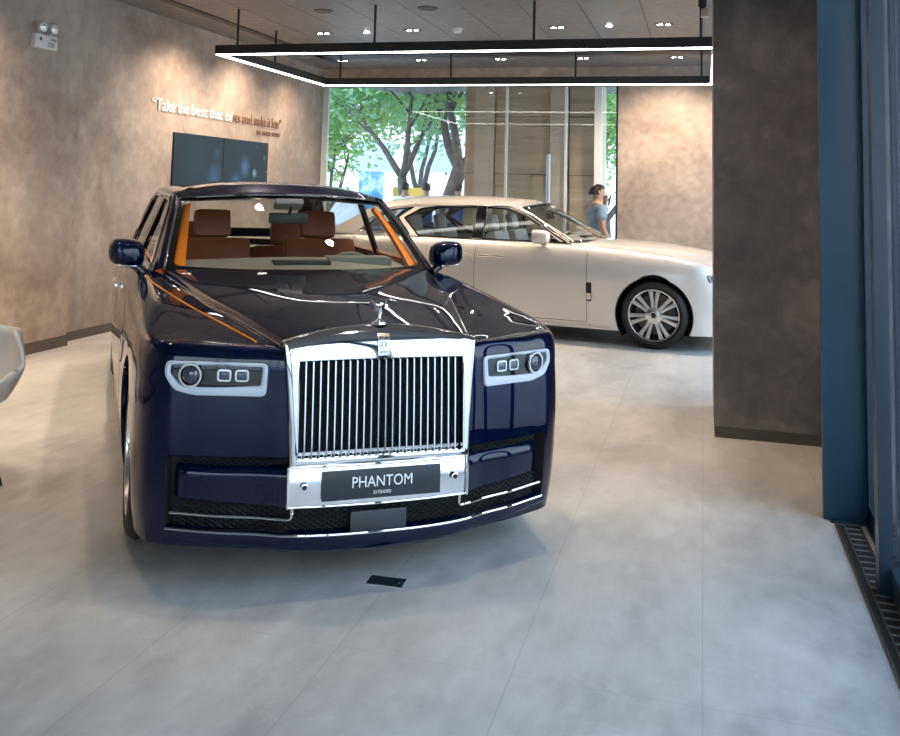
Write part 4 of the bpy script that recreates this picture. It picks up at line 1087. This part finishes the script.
light('pier_fill_light', 'AREA', (-2.7, 14.98, 4.9), 1200, WARM, (-2.7, 15.9, 1.5), shape='RECTANGLE', size=2.4, size_y=.25)  # added warm fill lamp to brighten the pier stone, no fitting there
# trees
M_bark = mottled('bark', [(.3, (.06, .05, .045)), (.7, (.17, .15, .135))], scale=6, rough=(.8, .95))
def leaf(nm, c):
    m = mat(nm, c, .5); L = m.node_tree.links; o = m.node_tree.nodes['Material Output']; t = N(m, 'ShaderNodeBsdfTranslucent'); t.inputs[0].default_value = (*c, 1)
    x = N(m, 'ShaderNodeMixShader'); x.inputs[0].default_value = .5; L.new(m.node_tree.nodes['Principled BSDF'].outputs[0], x.inputs[1]); L.new(t.outputs[0], x.inputs[2]); L.new(x.outputs[0], o.inputs[0]); return m
M_leaf = [leaf('leaf_green', (.30, .50, .16)), leaf('leaf_dark', (.20, .38, .20)), leaf('leaf_blue', (.26, .46, .28))]
def tree(x, y, h, label, seed, lean=0.0, fork=1.6, r0=.17, leaves=2600, m=0, spread=2.2, low=2.2, group=None, lsize=.11):
    rnd = random.Random(seed); t = thing('street_tree', label, 'tree', (x, y, -.05), 0, group)
    mb = MB(); tips = []
    def branch(p, d, L, r, lvl):
        pts = [p]; n = 5; rr = [r]; cur = p.copy(); dd = d.copy()
        for k in range(n):
            dd = (dd+Vector((rnd.uniform(-.22, .22), rnd.uniform(-.22, .22), rnd.uniform(-.05, .18)))).normalized(); cur = cur+dd*(L/n); pts.append(cur.copy()); rr.append(r*(1-.55*(k+1)/n))
            if lvl >= 2: tips.append(cur.copy())
        mb.tube(pts, rr, 8 if lvl < 2 else 5)
        if lvl < 4:
            for k in range(3 if lvl else 4):
                a = rnd.uniform(0, 2*PI); tilt = rnd.uniform(.45, .95); s0 = pts[rnd.choice([3, 4, 5])]
                side = Vector((math.cos(a), math.sin(a), 0)); nd = (dd*math.cos(tilt)+side*math.sin(tilt)).normalized(); nd.z = abs(nd.z)*.8+.08
                branch(s0, nd.normalized(), L*rnd.uniform(.55, .8), rr[-1]*.85, lvl+1)
    base = Vector((0, 0, 0)); top = Vector((lean, 0, fork))
    mb.tube([base-Vector((0, 0, .1)), base+Vector((lean*.2, 0, fork*.3)), base+Vector((lean*.6, .03, fork*.7)), top], [r0*1.35, r0*1.05, r0*.95, r0*.85], 12)
    for k in range(3):
        a = 2*PI*k/3+seed; branch(top, Vector((math.cos(a)*.55, math.sin(a)*.55, .85)).normalized(), (h-fork)*.42, r0*.62, 1)
    mb.build('trunk', M_bark, t, recalc=False)
    V = []; Fs = []
    for i in range(leaves):
        c = rnd.choice(tips)+Vector((rnd.gauss(0, .48), rnd.gauss(0, .48), rnd.gauss(0, .42)))
        if c.z < low-1 : continue
        u = Vector((rnd.gauss(0, 1), rnd.gauss(0, 1), rnd.gauss(0, .6))).normalized(); v = u.orthogonal().normalized(); L = lsize*rnd.uniform(.6, 1.3)
        k = len(V); V += [c-u*L, c-v*L*.5, c+u*L, c+v*L*.5]; Fs.append((k, k+1, k+2, k+3))
    me = bpy.data.meshes.new('foliage'); me.from_pydata([tuple(q) for q in V], [], Fs); me.materials.append(M_leaf[m]); f = link('foliage', me, t); f['kind'] = 'stuff'
    return t
TG = 'street trees beyond the far window'
tree(-6.35, 20.5, 6.8, 'street tree with slim grey trunk, left of the two forked trees', 3, -.15, 1.9, .13, 7000, 2, group=TG, lsize=.085)
tree(-5.6, 20.2, 7.2, 'thick leaning forked street tree beside the stone pier', 11, .5, 2.1, .19, 8000, 0, group=TG, lsize=.085)
tree(-9.4, 23.0, 5.2, 'low bushy street tree at the left end of the far window', 5, .1, 1.0, .10, 8000, 0, low=1.2, group=TG, lsize=.085)
tree(-8.2, 27.0, 7.5, 'pale hazy street tree standing furthest back', 8, .2, 1.4, .14, 7000, 2, low=1.4, group=TG, lsize=.12)
tree(-2.3, 24.0, 5.6, 'bushy street tree seen in the narrow gap beside the stone pier', 21, 0, 1.0, .12, 8000, 0, low=1.2, group=TG, lsize=.085)
# building, hoarding, kiosk across the street
M_bld = mat('pale_building', (.90, .91, .92), .8); M_bgl = mat('blue_grey_glazing', (.40, .50, .58), .3)
bd_ = thing('office_building', 'pale building across the street with bands of blue grey windows', 'building', (-14, 40, 0))
MB().box((0, 4, 7), (22, 8, 14.2)).build('wall', M_bld, bd_, smooth=False)
for r_ in range(4):
    for c_ in range(7):
        f = MB().box((-9+3*c_, -.03, 3.0+3.1*r_), (2.2, .1, 1.5)).build('window', M_white, bd_, smooth=False); MB().box((-9+3*c_, -.06, 3.0+3.1*r_), (2.0, .1, 1.3)).build('pane', M_bgl, f, smooth=False)
hz = thing('advertising_board', 'blue and white advertising board on the pavement, behind the dark car roof', 'sign', (-7.75, 22.0, -.1))
M_sign = mottled('blue_poster', [(.42, (.05, .28, .62)), (.60, (.65, .80, .88)), (.5, (.15, .45, .75))], scale=2.0, rough=(.4, .5))
MB().box((0, 0, 1.25), (.62, .06, 1.7)).build('panel', M_sign, hz, smooth=False)
for x in (-.25, .25): MB().box((x, .0, .3), (.05, .05, .8)).build('post', M_satin, hz, smooth=False)
kz = thing('street_barrier', 'yellow and orange street barrier beyond the window', 'barrier', (-6.9, 22.5, -.1))
MB().box((0, 0, 1.62), (.9, .05, .22)).build('board', mat('barrier_yellow', (.85, .55, .10), .5), kz, smooth=False); MB().box((0, -.01, 1.2), (.9, .05, .25)).build('board', mat('barrier_orange', (.75, .30, .12), .5), kz, smooth=False)
for x in (-.4, .4): MB().box((x, .03, .85), (.05, .05, 1.8)).build('post', M_white, kz, smooth=False)

# ------------------------------------------------------------------ people
M_skin = mat('skin', (.42, .24, .16), .5); M_hair = mat('black_hair', (.012, .010, .010), .6)
M_shirt = mottled('blue_grey_shirt', [(.35, (.13, .19, .25)), (.7, (.32, .40, .47))], scale=14, rough=(.7, .8)); M_trouser = mat('dark_trousers', (.03, .035, .05), .7)
M_shirtw = mat('white_shirt', (.75, .75, .74), .7); M_shirtd = mat('navy_shirt', (.04, .09, .2), .7)
def skin_mesh(name, pts, edges, root, m, parent, sub=2):
    me = bpy.data.meshes.new(name); me.from_pydata([p[0] for p in pts], edges, []); o = bpy.data.objects.new(name, me); COL.objects.link(o)
    sk = o.modifiers.new('skin', 'SKIN'); sd = o.modifiers.new('sub', 'SUBSURF'); sd.levels = sub; sd.render_levels = sub
    for i, (p, r) in enumerate(pts):
        d = me.skin_vertices[0].data[i]; d.radius = r if isinstance(r, tuple) else (r, r); d.use_root = (i == root)
    dg = bpy.context.evaluated_depsgraph_get(); m2 = bpy.data.meshes.new_from_object(o.evaluated_get(dg)); bpy.data.objects.remove(o)
    m2.name = name; m2.materials.clear(); m2.materials.append(m); m2.shade_smooth(); return link(name, m2, parent)
def person(x, y, rz, label, shirt, arm_r='down', arm_l='down', stride=.18, skin=M_skin):
    t = thing('person', label, 'person', (x, y, -.02 if y > 15 else 0), rz)
    # faces local -Y; left is +X
    J = dict(pel=((0, 0, .93), (.145, .10)), spine=((0, .01, 1.10), (.135, .095)), chest=((0, .01, 1.30), (.165, .11)), up=((0, .01, 1.42), (.12, .085)), neck=((0, 0, 1.50), .055), hd0=((0, -.015, 1.57), .068), hd1=((0, -.01, 1.645), (.080, .098)), hd2=((0, .0, 1.70), (.068, .082)))
    names = list(J); E_ = [('pel', 'spine'), ('spine', 'chest'), ('chest', 'up'), ('up', 'neck'), ('neck', 'hd0'), ('hd0', 'hd1'), ('hd1', 'hd2')]
    for s, nm, arm in ((1, 'l', arm_l), (-1, 'r', arm_r)):
        st_ = stride*s
        J['sh'+nm] = ((s*.185, .01, 1.41), .058)
        if arm == 'down': el, wr = (s*.25, .03, 1.14), (s*.25, -.08, .90)
        elif arm == 'phone': el, wr = (s*.25, -.20, 1.20), (s*.13, -.16, 1.47)
        else: el, wr = (s*.25, -.02, 1.14), (s*.18, -.26, 1.10)
        J['el'+nm] = (el, .042); J['wr'+nm] = (wr, .028)
        J['hip'+nm] = ((s*.095, 0, .86), .085); J['kn'+nm] = ((s*.10, -st_*.6-.02, .48), .058); J['an'+nm] = ((s*.10, -st_+.05, .09), .038); J['to'+nm] = ((s*.11, -st_-.11, .035), .034)
        E_ += [('up', 'sh'+nm), ('sh'+nm, 'el'+nm), ('el'+nm, 'wr'+nm), ('pel', 'hip'+nm), ('hip'+nm, 'kn'+nm), ('kn'+nm, 'an'+nm), ('an'+nm, 'to'+nm)]
        w_ = Vector(wr); e_ = Vector(el); d = (w_-e_).normalized(); sd_ = Vector((0, 1, 0)) if abs(d.z) > .5 else Vector((1, 0, 0))
        sd_ = (sd_-d*sd_.dot(d)).normalized(); pn = d.cross(sd_)
        J['palm'+nm] = (tuple(w_+d*.05), (.030, .020)); E_.append(('wr'+nm, 'palm'+nm))
        for k, (off, ln) in enumerate(((-.027, .060), (-.009, .072), (.009, .068), (.027, .052))):
            a = 'f%d%s' % (k, nm); J[a] = (tuple(w_+d*.085+sd_*off), .0095); J[a+'b'] = (tuple(w_+d*(.085+ln*.6)+sd_*off+pn*.008), .0085); J[a+'c'] = (tuple(w_+d*(.085+ln)+sd_*off+pn*.025), .0075)
            E_ += [('palm'+nm, a), (a, a+'b'), (a+'b', a+'c')]
        J['th'+nm] = (tuple(w_+d*.045-sd_*.04), .011); J['thb'+nm] = (tuple(w_+d*.085-sd_*.055), .009); E_ += [('palm'+nm, 'th'+nm), ('th'+nm, 'thb'+nm)]
    names = list(J); ix = {n_: i for i, n_ in enumerate(names)}
    body = skin_mesh('body', [J[n_] for n_ in names], [(ix[a], ix[b]) for a, b in E_], ix['pel'], skin, t, 2)
    # face
    MB().lathe([(0, .012), (.010, .004), (.013, -.012), (0, -.022)], 10, c=(0, -.112, 1.632)).build('nose', skin, body)
    for s in (1, -1):
        MB().lathe([(0, .007), (.010, 0), (0, -.007)], 10, c=(s*.030, -.098, 1.655)).build('eye', M_dark, body)
        MB().lathe([(0, .030), (.012, .018), (.013, -.01), (0, -.028)], 10, c=(s*.083, .008, 1.635)).build('ear', skin, body)
    MB().box((0, -.103, 1.592), (.04, .008, .008), bev=.002).build('mouth', mat('lips', (.28, .12, .10), .5), body)
    mb = MB(); lo = []
    for k in range(8):
        f = k/7; a = f*PI*.5; lo.append([(.088*math.cos(a)*math.cos(q), .006+.108*math.cos(a)*math.sin(q), 1.660+.095*math.sin(a)-(.06*(1-f) if math.sin(q) > .0 else -.03*(1-f))) for q in [2*PI*j/20 for j in range(20)]])
    mb.loft(lo, cap1=True).build('hair', M_hair, t)
    def cl(names_, edges_, rt, name, m, grow):
        P = []
        for n_ in names_:
            p, r = J[n_]; r = r if isinstance(r, tuple) else (r, r); P.append((p, (r[0]+grow, r[1]+grow)))
        i2 = {n_: i for i, n_ in enumerate(names_)}; return skin_mesh(name, P, [(i2[a], i2[b]) for a, b in edges_], i2[rt], m, t, 2)
    for nm in 'lr':
        a, b_ = J['sh'+nm][0], J['el'+nm][0]; J['sl'+nm] = (tuple(Vector(a).lerp(Vector(b_), .72)), .050)
    J['hem'] = ((0, 0, .86), (.150, .108)); J['collar'] = ((0, .008, 1.475), (.062, .055))
    cl(['hem', 'pel', 'spine', 'chest', 'up', 'collar', 'shl', 'sll', 'shr', 'slr'], [('hem', 'pel'), ('pel', 'spine'), ('spine', 'chest'), ('chest', 'up'), ('up', 'collar'), ('up', 'shl'), ('shl', 'sll'), ('up', 'shr'), ('shr', 'slr')], 'pel', 'shirt', shirt, .020)
    cl(['pel', 'hipl', 'knl', 'anl', 'hipr', 'knr', 'anr'], [('pel', 'hipl'), ('hipl', 'knl'), ('knl', 'anl'), ('pel', 'hipr'), ('hipr', 'knr'), ('knr', 'anr')], 'pel', 'trousers', M_trouser, .010)
    for s, nm in ((1, 'l'), (-1, 'r')):
        a = Vector(J['an'+nm][0]); b_ = Vector(J['to'+nm][0]); skin_mesh('shoe', [((a.x, a.y+.03, .045), .043), ((a.x, (a.y+b_.y)/2, .045), .045), ((b_.x, b_.y-.02, .035), .036)], [(0, 1), (1, 2)], 0, M_rubber, t, 1)
    return t
person(-1.50, 14.25, math.radians(118), 'man in blue grey short sleeved shirt by the far window, phone at his face', M_shirt, arm_l='phone').scale = (1.16, 1.14, 1)
ph = MB().box((0, 0, 0), (.012, .072, .15), bev=.004).build('mobile_phone', M_gloss); ph.location = (-1.335, 14.41, 1.52); ph.rotation_euler = (0, math.radians(12), math.radians(20))
prop(ph, 'black mobile phone held up by the man in the blue grey shirt', 'phone')
person(-5.95, 19.0, math.radians(175), 'dark haired person in white shirt outside, furthest left of three heads', M_shirtw, stride=.05)
person(-5.66, 19.6, math.radians(190), 'short dark haired person in navy shirt outside, middle of three heads', M_shirtd, stride=.05)
person(-4.86, 19.2, math.radians(160), 'dark haired person outside, right of three heads, beside the stone pier', M_shirtd, stride=.12)
